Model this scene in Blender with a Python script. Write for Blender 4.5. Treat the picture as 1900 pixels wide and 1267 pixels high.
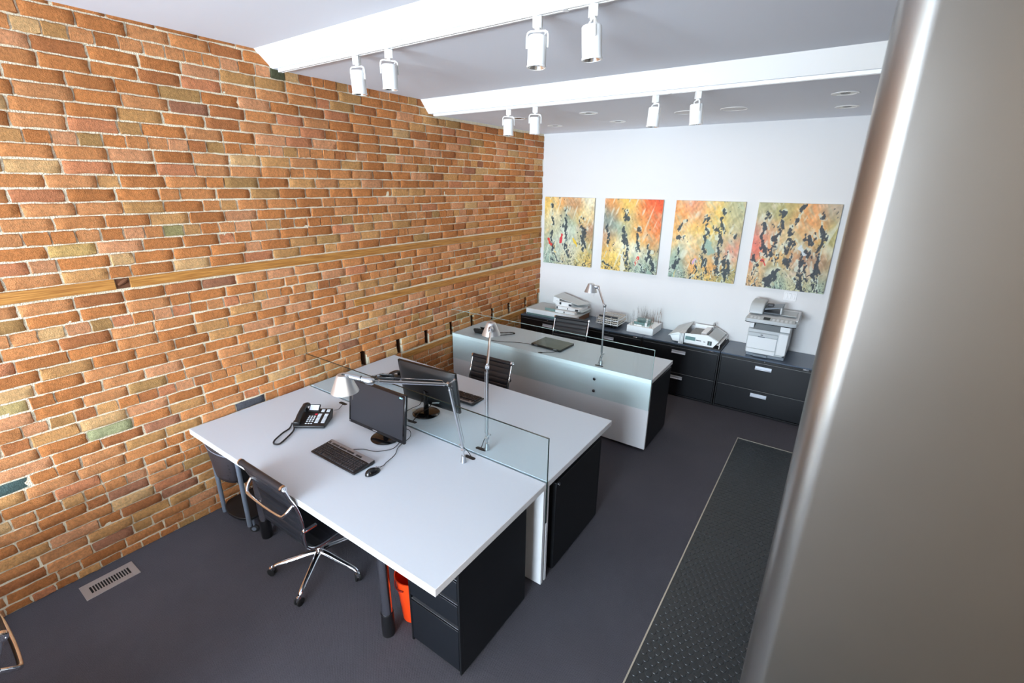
import bpy, bmesh, math, random
import numpy as np
from mathutils import Vector, Matrix
R = math.radians
for o in list(bpy.data.objects): bpy.data.objects.remove(o)
S = bpy.context.scene
COL = S.collection
random.seed(7)

# ---------------------------------------------------------------- camera
rt = Vector((0.82011003, 0.57212108, 0.00984944)); up = Vector((-0.19025939, 0.2564138, 0.94765676)); fw = Vector((-0.53964887, 0.77905676, -0.31913894))
cd = bpy.data.cameras.new('camera'); cam = bpy.data.objects.new('camera', cd); COL.objects.link(cam)
M = Matrix(((rt.x, up.x, -fw.x, 3.5195), (rt.y, up.y, -fw.y, 0.275), (rt.z, up.z, -fw.z, 2.372), (0, 0, 0, 1)))
cam.matrix_world = M
cd.sensor_fit = 'HORIZONTAL'; cd.sensor_width = 36.0; cd.lens = 864.518 / 1900 * 36
cd.clip_start = 0.05
cd.dof.use_dof = True; cd.dof.focus_distance = 3.7; cd.dof.aperture_fstop = 6.3
S.camera = cam

# ---------------------------------------------------------------- world, light, exposure
w = bpy.data.worlds.new('world'); S.world = w; w.use_nodes = True
bg = w.node_tree.nodes['Background']; bg.inputs[0].default_value = (0.80, 0.90, 1.0, 1); bg.inputs[1].default_value = 1.2
def area(name, loc, rot, sx, sy, power, color):
    l = bpy.data.lights.new(name, 'AREA'); l.shape = 'RECTANGLE'; l.size = sx; l.size_y = sy; l.energy = power; l.color = color
    o = bpy.data.objects.new(name, l); COL.objects.link(o); o.location = loc; o.rotation_euler = rot; return o
area('daylight_front_window', (2.35, -5.42, 1.85), (R(90), 0, 0), 4.4, 1.8, 560, (0.69, 0.845, 1.0))
area('added_ceiling_fill', (2.35, -5.40, 1.35), (R(125), 0, 0), 4.4, 0.8, 480, (0.84, 0.92, 1.0))  # upward fill light, added to brighten the ceilings and risers
area('added_column_fill', (4.9, 0.45, 3.15), (0, 0, 0), 1.6, 0.8, 24, (1.0, 0.90, 0.78))  # invented warm fill, lights the steel column and the wall it reflects
area('added_back_fill', (1.9, 4.95, 2.98), (0, 0, 0), 3.0, 0.5, 9, (1.0, 0.88, 0.74))  # warm fill added over the far desk and cabinets, not an actual fitting
vs = S.view_settings; vs.view_transform = 'Standard'; vs.look = 'None'; vs.gamma = 1.0; vs.exposure = 0.38; vs.use_curve_mapping = False

# ---------------------------------------------------------------- materials
def lin(c):
    c = [x / 255.0 for x in c]
    return tuple((x / 12.92 if x <= 0.04045 else ((x + 0.055) / 1.055) ** 2.4) for x in c)
MATS = {}
def mat(name, rgb=(200, 200, 200), rough=0.5, metal=0.0, trans=0.0, bump=0.0, bscale=200, noise=0.0, nscale=8, coat=0.0, spec=None, ior=None, emit=None, aniso=None):
    if name in MATS: return MATS[name]
    m = bpy.data.materials.new(name); m.use_nodes = True; nt = m.node_tree; b = nt.nodes['Principled BSDF']
    col = lin(rgb) + (1,)
    b.inputs['Base Color'].default_value = col; b.inputs['Roughness'].default_value = rough; b.inputs['Metallic'].default_value = metal
    if trans: b.inputs['Transmission Weight'].default_value = trans
    if coat: b.inputs['Coat Weight'].default_value = coat; b.inputs['Coat Roughness'].default_value = 0.1
    if spec is not None: b.inputs['Specular IOR Level'].default_value = spec
    if ior: b.inputs['IOR'].default_value = ior
    if emit: b.inputs['Emission Color'].default_value = col; b.inputs['Emission Strength'].default_value = emit
    tc = nt.nodes.new('ShaderNodeTexCoord')
    if noise:
        n = nt.nodes.new('ShaderNodeTexNoise'); n.inputs['Scale'].default_value = nscale; n.inputs['Detail'].default_value = 5
        nt.links.new(tc.outputs['Object'], n.inputs['Vector'])
        mx = nt.nodes.new('ShaderNodeMix'); mx.data_type = 'RGBA'
        mx.inputs[6].default_value = tuple(x * (1 - noise) for x in col[:3]) + (1,); mx.inputs[7].default_value = tuple(min(1, x * (1 + noise)) for x in col[:3]) + (1,)
        nt.links.new(n.outputs['Fac'], mx.inputs[0]); nt.links.new(mx.outputs[2], b.inputs['Base Color'])
    if bump:
        n2 = nt.nodes.new('ShaderNodeTexNoise'); n2.inputs['Scale'].default_value = bscale; n2.inputs['Detail'].default_value = 3
        nt.links.new(tc.outputs['Object'], n2.inputs['Vector'])
        bp = nt.nodes.new('ShaderNodeBump'); bp.inputs['Strength'].default_value = bump; bp.inputs['Distance'].default_value = 0.002
        nt.links.new(n2.outputs['Fac'], bp.inputs['Height']); nt.links.new(bp.outputs[0], b.inputs['Normal'])
    MATS[name] = m; return m
def vcol_mat(name, rough, noise=0.25, nscale=60, bump=0.6, bscale=120, dist=0.004, sat=1.0):
    m = bpy.data.materials.new(name); m.use_nodes = True; nt = m.node_tree; b = nt.nodes['Principled BSDF']
    b.inputs['Roughness'].default_value = rough
    b.inputs['Specular IOR Level'].default_value = 0.25
    a = nt.nodes.new('ShaderNodeAttribute'); a.attribute_name = 'col'
    tc = nt.nodes.new('ShaderNodeTexCoord')
    n = nt.nodes.new('ShaderNodeTexNoise'); n.inputs['Scale'].default_value = nscale; n.inputs['Detail'].default_value = 6; n.inputs['Roughness'].default_value = 0.65
    nt.links.new(tc.outputs['Object'], n.inputs['Vector'])
    mr = nt.nodes.new('ShaderNodeMapRange'); mr.inputs['From Min'].default_value = 0.3; mr.inputs['From Max'].default_value = 0.7
    mr.inputs['To Min'].default_value = 1 - noise; mr.inputs['To Max'].default_value = 1 + noise
    nt.links.new(n.outputs['Fac'], mr.inputs['Value'])
    mx = nt.nodes.new('ShaderNodeMix'); mx.data_type = 'RGBA'; mx.blend_type = 'MULTIPLY'; mx.inputs[0].default_value = 1
    nt.links.new(a.outputs['Color'], mx.inputs[6]); nt.links.new(mr.outputs[0], mx.inputs[7]); nt.links.new(mx.outputs[2], b.inputs['Base Color'])
    if bump:
        n2 = nt.nodes.new('ShaderNodeTexNoise'); n2.inputs['Scale'].default_value = bscale; n2.inputs['Detail'].default_value = 6; n2.inputs['Roughness'].default_value = 0.7
        nt.links.new(tc.outputs['Object'], n2.inputs['Vector'])
        bp = nt.nodes.new('ShaderNodeBump'); bp.inputs['Strength'].default_value = bump; bp.inputs['Distance'].default_value = dist
        nt.links.new(n2.outputs['Fac'], bp.inputs['Height']); nt.links.new(bp.outputs[0], b.inputs['Normal'])
    return m

# ---------------------------------------------------------------- mesh helpers
class MB:
    def __init__(s): s.v = []; s.f = []; s.m = []; s.c = []
    def add(s, vs, fs, mi=0, col=None):
        b = len(s.v); s.v += [tuple(x) for x in vs]
        for f in fs: s.f.append([b + i for i in f]); s.m.append(mi); s.c.append(col)
        return s
    def box(s, x0, x1, y0, y1, z0, z1, mi=0, col=None):
        v = [(x0, y0, z0), (x1, y0, z0), (x1, y1, z0), (x0, y1, z0), (x0, y0, z1), (x1, y0, z1), (x1, y1, z1), (x0, y1, z1)]
        return s.add(v, [(0, 3, 2, 1), (4, 5, 6, 7), (0, 1, 5, 4), (1, 2, 6, 5), (2, 3, 7, 6), (3, 0, 4, 7)], mi, col)
    def prism(s, poly, axis, a0, a1, mi=0):
        # poly: 2D points in the two other axes (order xyz minus axis)
        def P(p, a):
            return {'x': (a, p[0], p[1]), 'y': (p[0], a, p[1]), 'z': (p[0], p[1], a)}[axis]
        n = len(poly); v = [P(p, a0) for p in poly] + [P(p, a1) for p in poly]
        f = [list(range(n))[::-1], list(range(n, 2 * n))] + [(i, (i + 1) % n, n + (i + 1) % n, n + i) for i in range(n)]
        return s.add(v, f, mi)
    def tube(s, pts, r, n=10, mi=0, closed=False, flat=1.0, cap=True, upv=None):
        pts = [Vector(p) for p in pts]; k = len(pts); rr = r if isinstance(r, (list, tuple)) else [r] * k
        rings = []; prev = None
        for i, p in enumerate(pts):
            if closed: t = pts[(i + 1) % k] - pts[i - 1]
            else: t = pts[min(i + 1, k - 1)] - pts[max(i - 1, 0)]
            t.normalize()
            if prev is None:
                a = Vector(upv) if upv else (Vector((0, 0, 1)) if abs(t.z) < 0.9 else Vector((1, 0, 0)))
            else: a = prev
            nrm = (a - t * a.dot(t)); nrm.normalize(); bi = t.cross(nrm); prev = nrm
            rings.append([p + (nrm * math.cos(2 * math.pi * j / n) * flat + bi * math.sin(2 * math.pi * j / n)) * rr[i] for j in range(n)])
        v = [q for rg in rings for q in rg]; f = []
        m_ = k if closed else k - 1
        for i in range(m_):
            a0 = i * n; b0 = ((i + 1) % k) * n
            for j in range(n): f.append((a0 + j, a0 + (j + 1) % n, b0 + (j + 1) % n, b0 + j))
        if cap and not closed: f.append(tuple(range(n))[::-1]); f.append(tuple((k - 1) * n + j for j in range(n)))
        return s.add(v, f, mi)
    def cyl(s, p0, p1, r0, r1=None, n=20, mi=0):
        return s.tube([p0, p1], [r0, r0 if r1 is None else r1], n, mi)
    def lathe(s, prof, c=(0, 0, 0), axis=(0, 0, 1), n=28, mi=0, closed=False):
        ax = Vector(axis).normalized(); a = Vector((0, 0, 1)) if abs(ax.z) < 0.9 else Vector((1, 0, 0))
        e1 = (a - ax * a.dot(ax)).normalized(); e2 = ax.cross(e1); c = Vector(c)
        v = []
        for r, h in prof:
            for j in range(n):
                t = 2 * math.pi * j / n; v.append(c + ax * h + (e1 * math.cos(t) + e2 * math.sin(t)) * max(r, 1e-5))
        f = []; k = len(prof)
        for i in range(k - 1 + (1 if closed else 0)):
            i2 = (i + 1) % k
            for j in range(n): f.append((i * n + j, i * n + (j + 1) % n, i2 * n + (j + 1) % n, i2 * n + j))
        return s.add(v, f, mi)
    def grid(s, fn, nu, nv, mi=0, both=None, col=None):
        v = [fn(i / nu, j / nv) for i in range(nu + 1) for j in range(nv + 1)]
        f = [(i * (nv + 1) + j, (i + 1) * (nv + 1) + j, (i + 1) * (nv + 1) + j + 1, i * (nv + 1) + j + 1) for i in range(nu) for j in range(nv)]
        return s.add(v, f, mi)
    def build(s, name, mats, parent=None, world=False, smooth=True, bevel=0.0, seg=2, solid=0.0, fix=True, angle=38, sub=0):
        me = bpy.data.meshes.new(name); vs_ = [Vector(x) for x in s.v]; o = bpy.data.objects.new(name, me); COL.objects.link(o)
        if parent is not None:
            o.parent = parent
            if world:
                rootp = parent
                while rootp.parent: rootp = rootp.parent
                inv = (Matrix.Translation(rootp.location) @ rootp.rotation_euler.to_matrix().to_4x4()).inverted()
                vs_ = [inv @ q for q in vs_]
        else:
            xs = [q.x for q in vs_]; ys = [q.y for q in vs_]; zs = [q.z for q in vs_]
            c = Vector(((min(xs) + max(xs)) / 2, (min(ys) + max(ys)) / 2, min(zs))); o.location = c; vs_ = [q - c for q in vs_]
        me.from_pydata(vs_, [], s.f)
        if not isinstance(mats, (list, tuple)): mats = [mats]
        for m in mats: me.materials.append(m)
        me.polygons.foreach_set('material_index', s.m)
        if any(c is not None for c in s.c):
            at = me.color_attributes.new('col', 'FLOAT_COLOR', 'CORNER'); buf = []
            for pl, c in zip(me.polygons, s.c): buf += list(tuple(c) + (1,)) * len(pl.vertices)
            at.data.foreach_set('color', buf)
        if fix:
            bm = bmesh.new(); bm.from_mesh(me); bmesh.ops.recalc_face_normals(bm, faces=bm.faces)
            if smooth:
                for f in bm.faces: f.smooth = True
                for e in bm.edges:
                    if len(e.link_faces) == 2 and e.calc_face_angle(0) > R(angle): e.smooth = False
            bm.to_mesh(me); bm.free()
        if solid: md = o.modifiers.new('solid', 'SOLIDIFY'); md.thickness = solid; md.offset = 0
        if sub: md = o.modifiers.new('sub', 'SUBSURF'); md.levels = sub; md.render_levels = sub
        if bevel:
            md = o.modifiers.new('bevel', 'BEVEL'); md.width = bevel; md.segments = seg; md.limit_method = 'ANGLE'; md.angle_limit = R(40)
        return o
def thing(name, label, cat, loc=(0, 0, 0), rz=0, group=None):
    o = bpy.data.objects.new(name, None); COL.objects.link(o); o.location = loc; o.rotation_euler = (0, 0, rz); o.empty_display_size = 0.1
    return tag(o, label, cat, group)
def tag(o, label=None, cat=None, group=None, kind=None):
    if label: o['label'] = label
    if cat: o['category'] = cat
    if group: o['group'] = group
    if kind: o['kind'] = kind
    return o
def plabel(o, s): o['label'] = s; return o
def copy_tree(o, parent=None):
    c = o.copy(); COL.objects.link(c)
    if parent is not None: c.parent = parent
    for ch in list(o.children): copy_tree(ch, c)
    return c
def smooth_path(pts, k=6, closed=False):
    pts = [Vector(p) for p in pts]; out = []; n = len(pts)
    for i in range(n if closed else n - 1):
        g = lambda j: pts[j % n] if closed else pts[max(0, min(n - 1, j))]
        p0, p1, p2, p3 = g(i - 1), g(i), g(i + 1), g(i + 2)
        for t in range(k):
            t /= k
            out.append(0.5 * ((2 * p1) + (p2 - p0) * t + (2 * p0 - 5 * p1 + 4 * p2 - p3) * t * t + (3 * p1 - p0 - 3 * p2 + p3) * t ** 3))
    if not closed: out.append(pts[-1])
    return out

WHITE = mat('white_paint', (240, 240, 238), 0.75)
CEIL = mat('ceiling_paint', (236, 240, 248), 0.85)
LAM = mat('white_laminate', (232, 234, 236), 0.35, noise=0.01, nscale=40)
LAMTOP = mat('pale_grey_laminate', (200, 208, 217), 0.36, noise=0.012, nscale=60)
LAMEDGE = mat('white_laminate_edge', (246, 246, 247), 0.3)
BLACKM = mat('black_powder_steel', (13, 15, 18), 0.42, bump=0.12, bscale=500)
BLACKD = mat('black_drawer_steel', (20, 23, 28), 0.36, bump=0.1, bscale=500)
BLK = mat('black_plastic', (24, 24, 26), 0.4)
BLKG = mat('gloss_black_plastic', (14, 14, 16), 0.12)
DKG = mat('dark_grey_plastic', (52, 52, 56), 0.5)
CHROME = mat('chrome', (225, 225, 228), 0.08, 1.0)
ALU = mat('satin_aluminium', (200, 203, 207), 0.28, 1.0)
STEELP = mat('grey_tube_paint', (120, 128, 140), 0.35, 0.3)
LEATHER = mat('black_leather', (32, 33, 38), 0.36, bump=0.25, bscale=350)
RUBBER = mat('black_rubber', (18, 18, 19), 0.7)
SILVER = mat('silver_plastic', (150, 150, 154), 0.35, 0.5)
def glass_mat():
    m = bpy.data.materials.new('clear_glass'); m.use_nodes = True; nt = m.node_tree; nt.nodes.clear()
    out = nt.nodes.new('ShaderNodeOutputMaterial'); mix = nt.nodes.new('ShaderNodeMixShader'); tr = nt.nodes.new('ShaderNodeBsdfTransparent'); gl = nt.nodes.new('ShaderNodeBsdfGlossy'); fr = nt.nodes.new('ShaderNodeFresnel')
    tr.inputs[0].default_value = (0.93, 0.972, 0.97, 1); gl.inputs['Roughness'].default_value = 0.02; fr.inputs[0].default_value = 1.5
    ge = nt.nodes.new('ShaderNodeNewGeometry'); inv = nt.nodes.new('ShaderNodeMath'); inv.operation = 'SUBTRACT'; inv.inputs[0].default_value = 1.0; nt.links.new(ge.outputs['Backfacing'], inv.inputs[1])
    mu = nt.nodes.new('ShaderNodeMath'); mu.operation = 'MULTIPLY'; nt.links.new(fr.outputs[0], mu.inputs[0]); nt.links.new(inv.outputs[0], mu.inputs[1]); nt.links.new(mu.outputs[0], mix.inputs[0]); nt.links.new(tr.outputs[0], mix.inputs[1]); nt.links.new(gl.outputs[0], mix.inputs[2]); nt.links.new(mix.outputs[0], out.inputs[0])
    return m
GLASS = glass_mat()
GEDGE = mat('glass_edge', (22, 44, 42), 0.15)
GEDGE2 = mat('glass_edge_pale', (160, 190, 188), 0.15)

# ---------------------------------------------------------------- room shell
B = 6.056; H1, H2, H3 = 3.228, 3.125, 3.012; FY = -5.5; RX = 6.2
def floor_mat():
    m = bpy.data.materials.new('carpet'); m.use_nodes = True; nt = m.node_tree; b = nt.nodes['Principled BSDF']; b.inputs['Roughness'].default_value = 0.95; b.inputs['Specular IOR Level'].default_value = 0.15
    tc = nt.nodes.new('ShaderNodeTexCoord')
    n = nt.nodes.new('ShaderNodeTexNoise'); n.inputs['Scale'].default_value = 260; n.inputs['Detail'].default_value = 3; nt.links.new(tc.outputs['Object'], n.inputs['Vector'])
    n3 = nt.nodes.new('ShaderNodeTexNoise'); n3.inputs['Scale'].default_value = 3; n3.inputs['Detail'].default_value = 4; nt.links.new(tc.outputs['Object'], n3.inputs['Vector'])
    mx = nt.nodes.new('ShaderNodeMix'); mx.data_type = 'RGBA'; mx.inputs[6].default_value = lin((52, 51, 56)) + (1,); mx.inputs[7].default_value = lin((106, 104, 112)) + (1,)
    ad = nt.nodes.new('ShaderNodeMath'); ad.operation = 'MULTIPLY_ADD'; ad.inputs[1].default_value = 0.75; nt.links.new(n.outputs['Fac'], ad.inputs[0])
    m3 = nt.nodes.new('ShaderNodeMath'); m3.operation = 'MULTIPLY'; m3.inputs[1].default_value = 0.25; nt.links.new(n3.outputs['Fac'], m3.inputs[0]); nt.links.new(m3.outputs[0], ad.inputs[2])
    nt.links.new(ad.outputs[0], mx.inputs[0]); nt.links.new(mx.outputs[2], b.inputs['Base Color'])
    mp = nt.nodes.new('ShaderNodeMapping'); mp.inputs['Rotation'].default_value = (0, 0, R(38)); nt.links.new(tc.outputs['Object'], mp.inputs['Vector'])
    br = nt.nodes.new('ShaderNodeTexBrick'); br.inputs['Scale'].default_value = 1.0; br.inputs['Brick Width'].default_value = 0.016; br.inputs['Row Height'].default_value = 0.008; br.inputs['Mortar Size'].default_value = 0.0018; br.inputs['Mortar Smooth'].default_value = 1.0
    nt.links.new(mp.outputs[0], br.inputs['Vector'])
    bp = nt.nodes.new('ShaderNodeBump'); bp.inputs['Strength'].default_value = 0.6; bp.inputs['Distance'].default_value = 0.004; bp.invert = True
    nt.links.new(br.outputs['Fac'], bp.inputs['Height'])
    bp2 = nt.nodes.new('ShaderNodeBump'); bp2.inputs['Strength'].default_value = 0.7; bp2.inputs['Distance'].default_value = 0.004; nt.links.new(n.outputs['Fac'], bp2.inputs['Height']); nt.links.new(bp.outputs[0], bp2.inputs['Normal'])
    nt.links.new(bp2.outputs[0], b.inputs['Normal'])
    return m
tag(MB().box(-0.3, RX, FY - 0.2, B + 0.1, -0.1, 0).build('floor', floor_mat(), smooth=False), kind='structure')
tag(MB().box(-0.3, RX, B, B + 0.1, 0, 3.4).build('wall_back', mat('back_wall_paint', (220, 220, 220), 0.8), smooth=False), kind='structure')
tag(MB().box(RX, RX + 0.1, FY - 0.2, B + 0.1, 0, 3.4).build('wall_right', WHITE, smooth=False), kind='structure')
c = MB()
c.prism([(FY - 0.2, H1), (2.240, H1), (2.353, H2), (3.794, H2), (3.893, H3), (B + 0.1, H3), (B + 0.1, 3.45), (FY - 0.2, 3.45)], 'x', 0.0, RX)
co = c.build('ceiling', [CEIL, WHITE], smooth=False)
for p in co.data.polygons:
    if abs(p.normal.y) > 0.5 and abs(p.normal.z) > 0.3: p.material_index = 1
tag(co, kind='structure')
tag(MB().box(3.2, RX, -0.40, -0.30, 0, 3.4).build('wall_added_reflector', mat('beige_wall_paint', (226, 214, 200), 0.8), smooth=False), kind='structure')  # unseen wall added so the column reflects beige instead of the window
# front wall with the shop window behind the photographer
fwm = MB().box(-0.3, RX, FY - 0.2, FY, 0, 0.9).box(-0.3, RX, FY - 0.2, FY, 2.8, 3.4).box(-0.3, 0.1, FY - 0.2, FY, 0.9, 2.8).box(4.6, RX, FY - 0.2, FY, 0.9, 2.8)
tag(fwm.build('wall_front', WHITE, smooth=False), kind='structure')
wf = MB()
for x in (0.1, 1.58, 3.06, 4.54): wf.box(x, x + 0.06, FY - 0.18, FY - 0.10, 0.9, 2.8)
wf.box(0.1, 4.6, FY - 0.18, FY - 0.10, 0.9, 0.96).box(0.1, 4.6, FY - 0.18, FY - 0.10, 2.74, 2.8)
tag(wf.build('window_1', ALU, bevel=0.004), kind='structure')

# ---------------------------------------------------------------- brick wall: real bricks proud of the mortar
PAL = [((208, 136, 82), 26), ((200, 124, 68), 30), ((212, 144, 94), 22), ((218, 154, 114), 14), ((184, 112, 60), 20), ((170, 102, 60), 8), ((210, 158, 100), 10), ((192, 146, 90), 8), ((170, 136, 84), 4), ((156, 104, 84), 2), ((224, 186, 132), 5), ((204, 128, 92), 6)]
PALX = [c_ for c_, n_ in PAL for _ in range(n_)]
special = [(1.90, 0.745, (92, 92, 98)), (0.5, 0.77, (84, 104, 100)), (1.01, 0.93, (178, 176, 130)), (0.30, 1.02, (150, 140, 84)), (2.40, 3.08, (92, 92, 66)), (0.62, 1.20, (206, 178, 118)), (1.6, 2.10, (160, 146, 96)), (1.06, 2.03, (212, 170, 104))]
rnd = random.Random(11)
Z0, CH = 0.4933 - 6 * 0.0734, 0.0734
slots = [(2.847, 0.075), (3.290, 0.07), (3.687, 0.07), (4.090, 0.065), (4.468, 0.065), (4.876, 0.065), (5.245, 0.065), (5.651, 0.06), (5.985, 0.05)]
bm_ = MB()
def brick(y0, y1, z0, z1, color):
    nx, nz = 7, 4; dep = rnd.uniform(0.001, 0.009); tl = rnd.uniform(-0.003, 0.003); tz = rnd.uniform(-0.002, 0.002)
    j = 0.0035; ys0 = [rnd.uniform(-j, j) for _ in range(nz + 1)]; ys1 = [rnd.uniform(-j, j) for _ in range(nz + 1)]; zs0 = [rnd.uniform(-j, j) * 0.7 for _ in range(nx + 1)]; zs1 = [rnd.uniform(-j, j) * 0.7 for _ in range(nx + 1)]
    chip = rnd.random() < 0.25; cu, cv, cr = rnd.choice((0.0, 1.0, rnd.random())), rnd.random(), rnd.uniform(0.1, 0.28)
    v = []
    for i in range(nx + 1):
        u = i / nx
        for k in range(nz + 1):
            t = k / nz
            a = y0 + ys0[k] + (y1 + ys1[k] - y0 - ys0[k]) * (0.0 if i == 0 else 1.0 if i == nx else (0.025 + 0.95 * (i - 1) / (nx - 2)))
            zz = z0 + zs0[i] + (z1 + zs1[i] - z0 - zs0[i]) * (0.0 if k == 0 else 1.0 if k == nz else (0.07 + 0.86 * (k - 1) / (nz - 2)))
            x = dep + tl * (u - 0.5) + tz * (t - 0.5) + rnd.uniform(-0.0008, 0.0008)
            edge = (i in (0, nx)) or (k in (0, nz))
            if edge: x -= 0.0045 + rnd.uniform(0, 0.002)
            if (i in (0, nx)) and (k in (0, nz)):
                a += 0.0025 * (1 if i == 0 else -1); zz += 0.0025 * (1 if k == 0 else -1)
            if chip and (u - cu) ** 2 * 4 + (t - cv) ** 2 < cr * cr: x -= 0.007
            v.append((x, a, zz))
    W = nz + 1; f = [(i * W + k, (i + 1) * W + k, (i + 1) * W + k + 1, i * W + k + 1) for i in range(nx) for k in range(nz)]
    ring = [i * W for i in range(nx + 1)] + [nx * W + k for k in range(1, nz + 1)] + [i * W + nz for i in range(nx - 1, -1, -1)] + [k for k in range(nz - 1, 0, -1)]
    b0 = len(v); v += [(-0.03, v[q][1], v[q][2]) for q in ring]
    n = len(ring); f += [(ring[q], b0 + q, b0 + (q + 1) % n, ring[(q + 1) % n]) for q in range(n)]
    bm_.add(v, f, 0, color)
def pick(y, z):
    for sy, sz, sc in list(special):
        if abs(y - sy) < 0.115 and abs(z - sz) < 0.037: special.remove((sy, sz, sc)); return lin(sc)
    c_ = rnd.choice(PALX); q_ = 0.30; c_ = [x * (1 - q_) + m_ * q_ for x, m_ in zip(c_, (212, 142, 86))]; s_ = rnd.uniform(0.88, 1.10)
    return tuple(min(1, q * s_) for q in lin(c_))
ncourse = 45
for k in range(-1, ncourse):
    z0 = Z0 + CH * k + 0.0045; z1 = z0 + CH - 0.009; zc = (z0 + z1) / 2; z0 = max(z0, 0.002)
    if z0 > H1: break
    header = (k - 6) % 7 == 0
    y = -2.6 + rnd.uniform(-0.2, 0); first = True
    while y < B:
        L = (0.108 if header else 0.222) * rnd.uniform(0.94, 1.06)
        if not header and rnd.random() < 0.10: L *= 0.5
        a, b_ = y + 0.0045, min(y + L - 0.0045, B - 0.004); y += L
        if b_ - a < 0.03: continue
        # fir strips let into the brickwork
        if abs(zc - 1.787) < 0.03: continue
        if abs(zc - 1.337) < 0.03 and b_ > 2.84:
            if a < 2.80: b_ = 2.83
            else: continue
        if abs(zc - 0.677) < 0.03 and b_ > 3.35:
            if a < 3.30: b_ = 3.34
            else: continue
        segs = [(a, b_)]
        if 0.695 < zc < 0.87:
            for sy, sw in slots:
                ns = []
                for p, q in segs:
                    if q < sy or p > sy + sw: ns.append((p, q)); continue
                    if sy - p > 0.03: ns.append((p, sy))
                    if q - sy - sw > 0.03: ns.append((sy + sw, q))
                segs = ns
        for p, q in segs:
            if zc > H3 and p > 3.95: continue
            brick(p, q, z0, z1, pick((p + q) / 2, zc))
BRICK = vcol_mat('old_brick', 0.9, 0.26, 60, 1.0, 150, 0.012)
wl = bm_.build('wall_left', BRICK, fix=True, angle=50)
tag(wl, kind='structure')
MORT = mat('lime_mortar', (240, 222, 194), 0.95, noise=0.22, nscale=30, bump=1.0, bscale=130)
MORT.node_tree.nodes['Bump'].inputs['Distance'].default_value = 0.01
mo = MB(); mo.box(-0.12, 0.0, FY - 0.2, -2.62, 0, 3.4); zl, zh = 0.702, 0.872
mo.box(-0.12, -0.003, FY - 0.2, B, 0, zl).box(-0.12, -0.003, FY - 0.2, B, zh, 3.4)
yy = FY - 0.2
for sy, sw in slots: mo.box(-0.12, -0.003, yy, sy, zl, zh); yy = sy + sw
mo.box(-0.12, -0.003, yy, B, zl, zh); mo.box(-0.2, -0.12, FY - 0.2, B + 0.1, 0, 3.4)
for sy, sw in slots: mo.box(-0.12, -0.012, sy - 0.001, sy + 0.006, zl, zh, 1).box(-0.12, -0.030, sy + sw - 0.006, sy + sw + 0.001, zl, zh, 2).box(-0.118, -0.110, sy, sy + sw, zl, zh, 1).box(-0.118, -0.02, sy, sy + sw, zh - 0.004, zh, 1)  # near-black liners paint the shade inside the wall pockets
for fi in range(len(mo.f) - 0, len(mo.f)): mo.m[fi] = 1
wm = mo.build('mortar', [MORT, mat('pocket_shade', (30, 20, 15), 0.9), mat('pocket_brick', (96, 62, 42), 0.9)], parent=wl, world=False, smooth=False)
for v_ in wm.data.vertices: v_.co -= wl.location
def wood_mat():
    m = bpy.data.materials.new('old_fir'); m.use_nodes = True; nt = m.node_tree; b = nt.nodes['Principled BSDF']; b.inputs['Roughness'].default_value = 0.6
    tc = nt.nodes.new('ShaderNodeTexCoord'); mp = nt.nodes.new('ShaderNodeMapping'); mp.inputs['Scale'].default_value = (30, 2.0, 60); nt.links.new(tc.outputs['Object'], mp.inputs['Vector'])
    n = nt.nodes.new('ShaderNodeTexNoise'); n.inputs['Scale'].default_value = 3; n.inputs['Detail'].default_value = 8; nt.links.new(mp.outputs[0], n.inputs['Vector'])
    r = nt.nodes.new('ShaderNodeValToRGB'); r.color_ramp.elements[0].position = 0.3; r.color_ramp.elements[0].color = lin((150, 92, 34)) + (1,); r.color_ramp.elements[1].position = 0.7; r.color_ramp.elements[1].color = lin((206, 146, 72)) + (1,)
    nt.links.new(n.outputs['Fac'], r.inputs[0]); nt.links.new(r.outputs[0], b.inputs['Base Color'])
    bp = nt.nodes.new('ShaderNodeBump'); bp.inputs['Strength'].default_value = 0.4; bp.inputs['Distance'].default_value = 0.003; nt.links.new(n.outputs['Fac'], bp.inputs['Height']); nt.links.new(bp.outputs[0], b.inputs['Normal'])
    return m
WOOD = wood_mat()
def strip(name, y0, y1, zb, h, drop=0.0, x=0.008):
    m = MB(); n = max(2, int((y1 - y0) / 0.12)); rr = random.Random(y0)
    ys = [y0 + (y1 - y0) * i / n for i in range(n + 1)]; v = []
    for q in ys:
        d = -drop * (q - y0); j = lambda: rr.uniform(-0.0015, 0.0015)
        v += [(-0.03, q, zb + d), (x + j(), q, zb + d + j()), (x + j(), q, zb + h + d + j()), (-0.03, q, zb + h + d)]
    f = [(0, 1, 2, 3), tuple(4 * n + i for i in (3, 2, 1, 0))]
    for i in range(n):
        for e in range(4): f.append((4 * i + e, 4 * i + (e + 1) % 4, 4 * i + 4 + (e + 1) % 4, 4 * i + 4 + e))
    m.add(v, f); o = m.build(name, WOOD, bevel=0.002, smooth=False); return tag(o, kind='structure')
strip('trim_1', FY, 1.176, 1.751, 0.062)
strip('trim_2', 1.250, 6.05, 1.752, 0.060, 0.003)
strip('trim_3', 2.84, 6.05, 1.308, 0.060, 0.007)
strip('trim_4', 3.36, 6.05, 0.640, 0.055, 0.0)
kn = MB(); kn.box(-0.03, 0.001, 1.18, 1.246, 1.753, 1.812, 0).tube([(0.003, 1.19, 1.775), (0.006, 1.215, 1.79), (0.003, 1.24, 1.806)], [0.008, 0.013, 0.008], 8)
tag(kn.build('trim_5', mat('dark_knot_wood', (104, 62, 34), 0.8, bump=0.8, bscale=60)), kind='structure')
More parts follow.
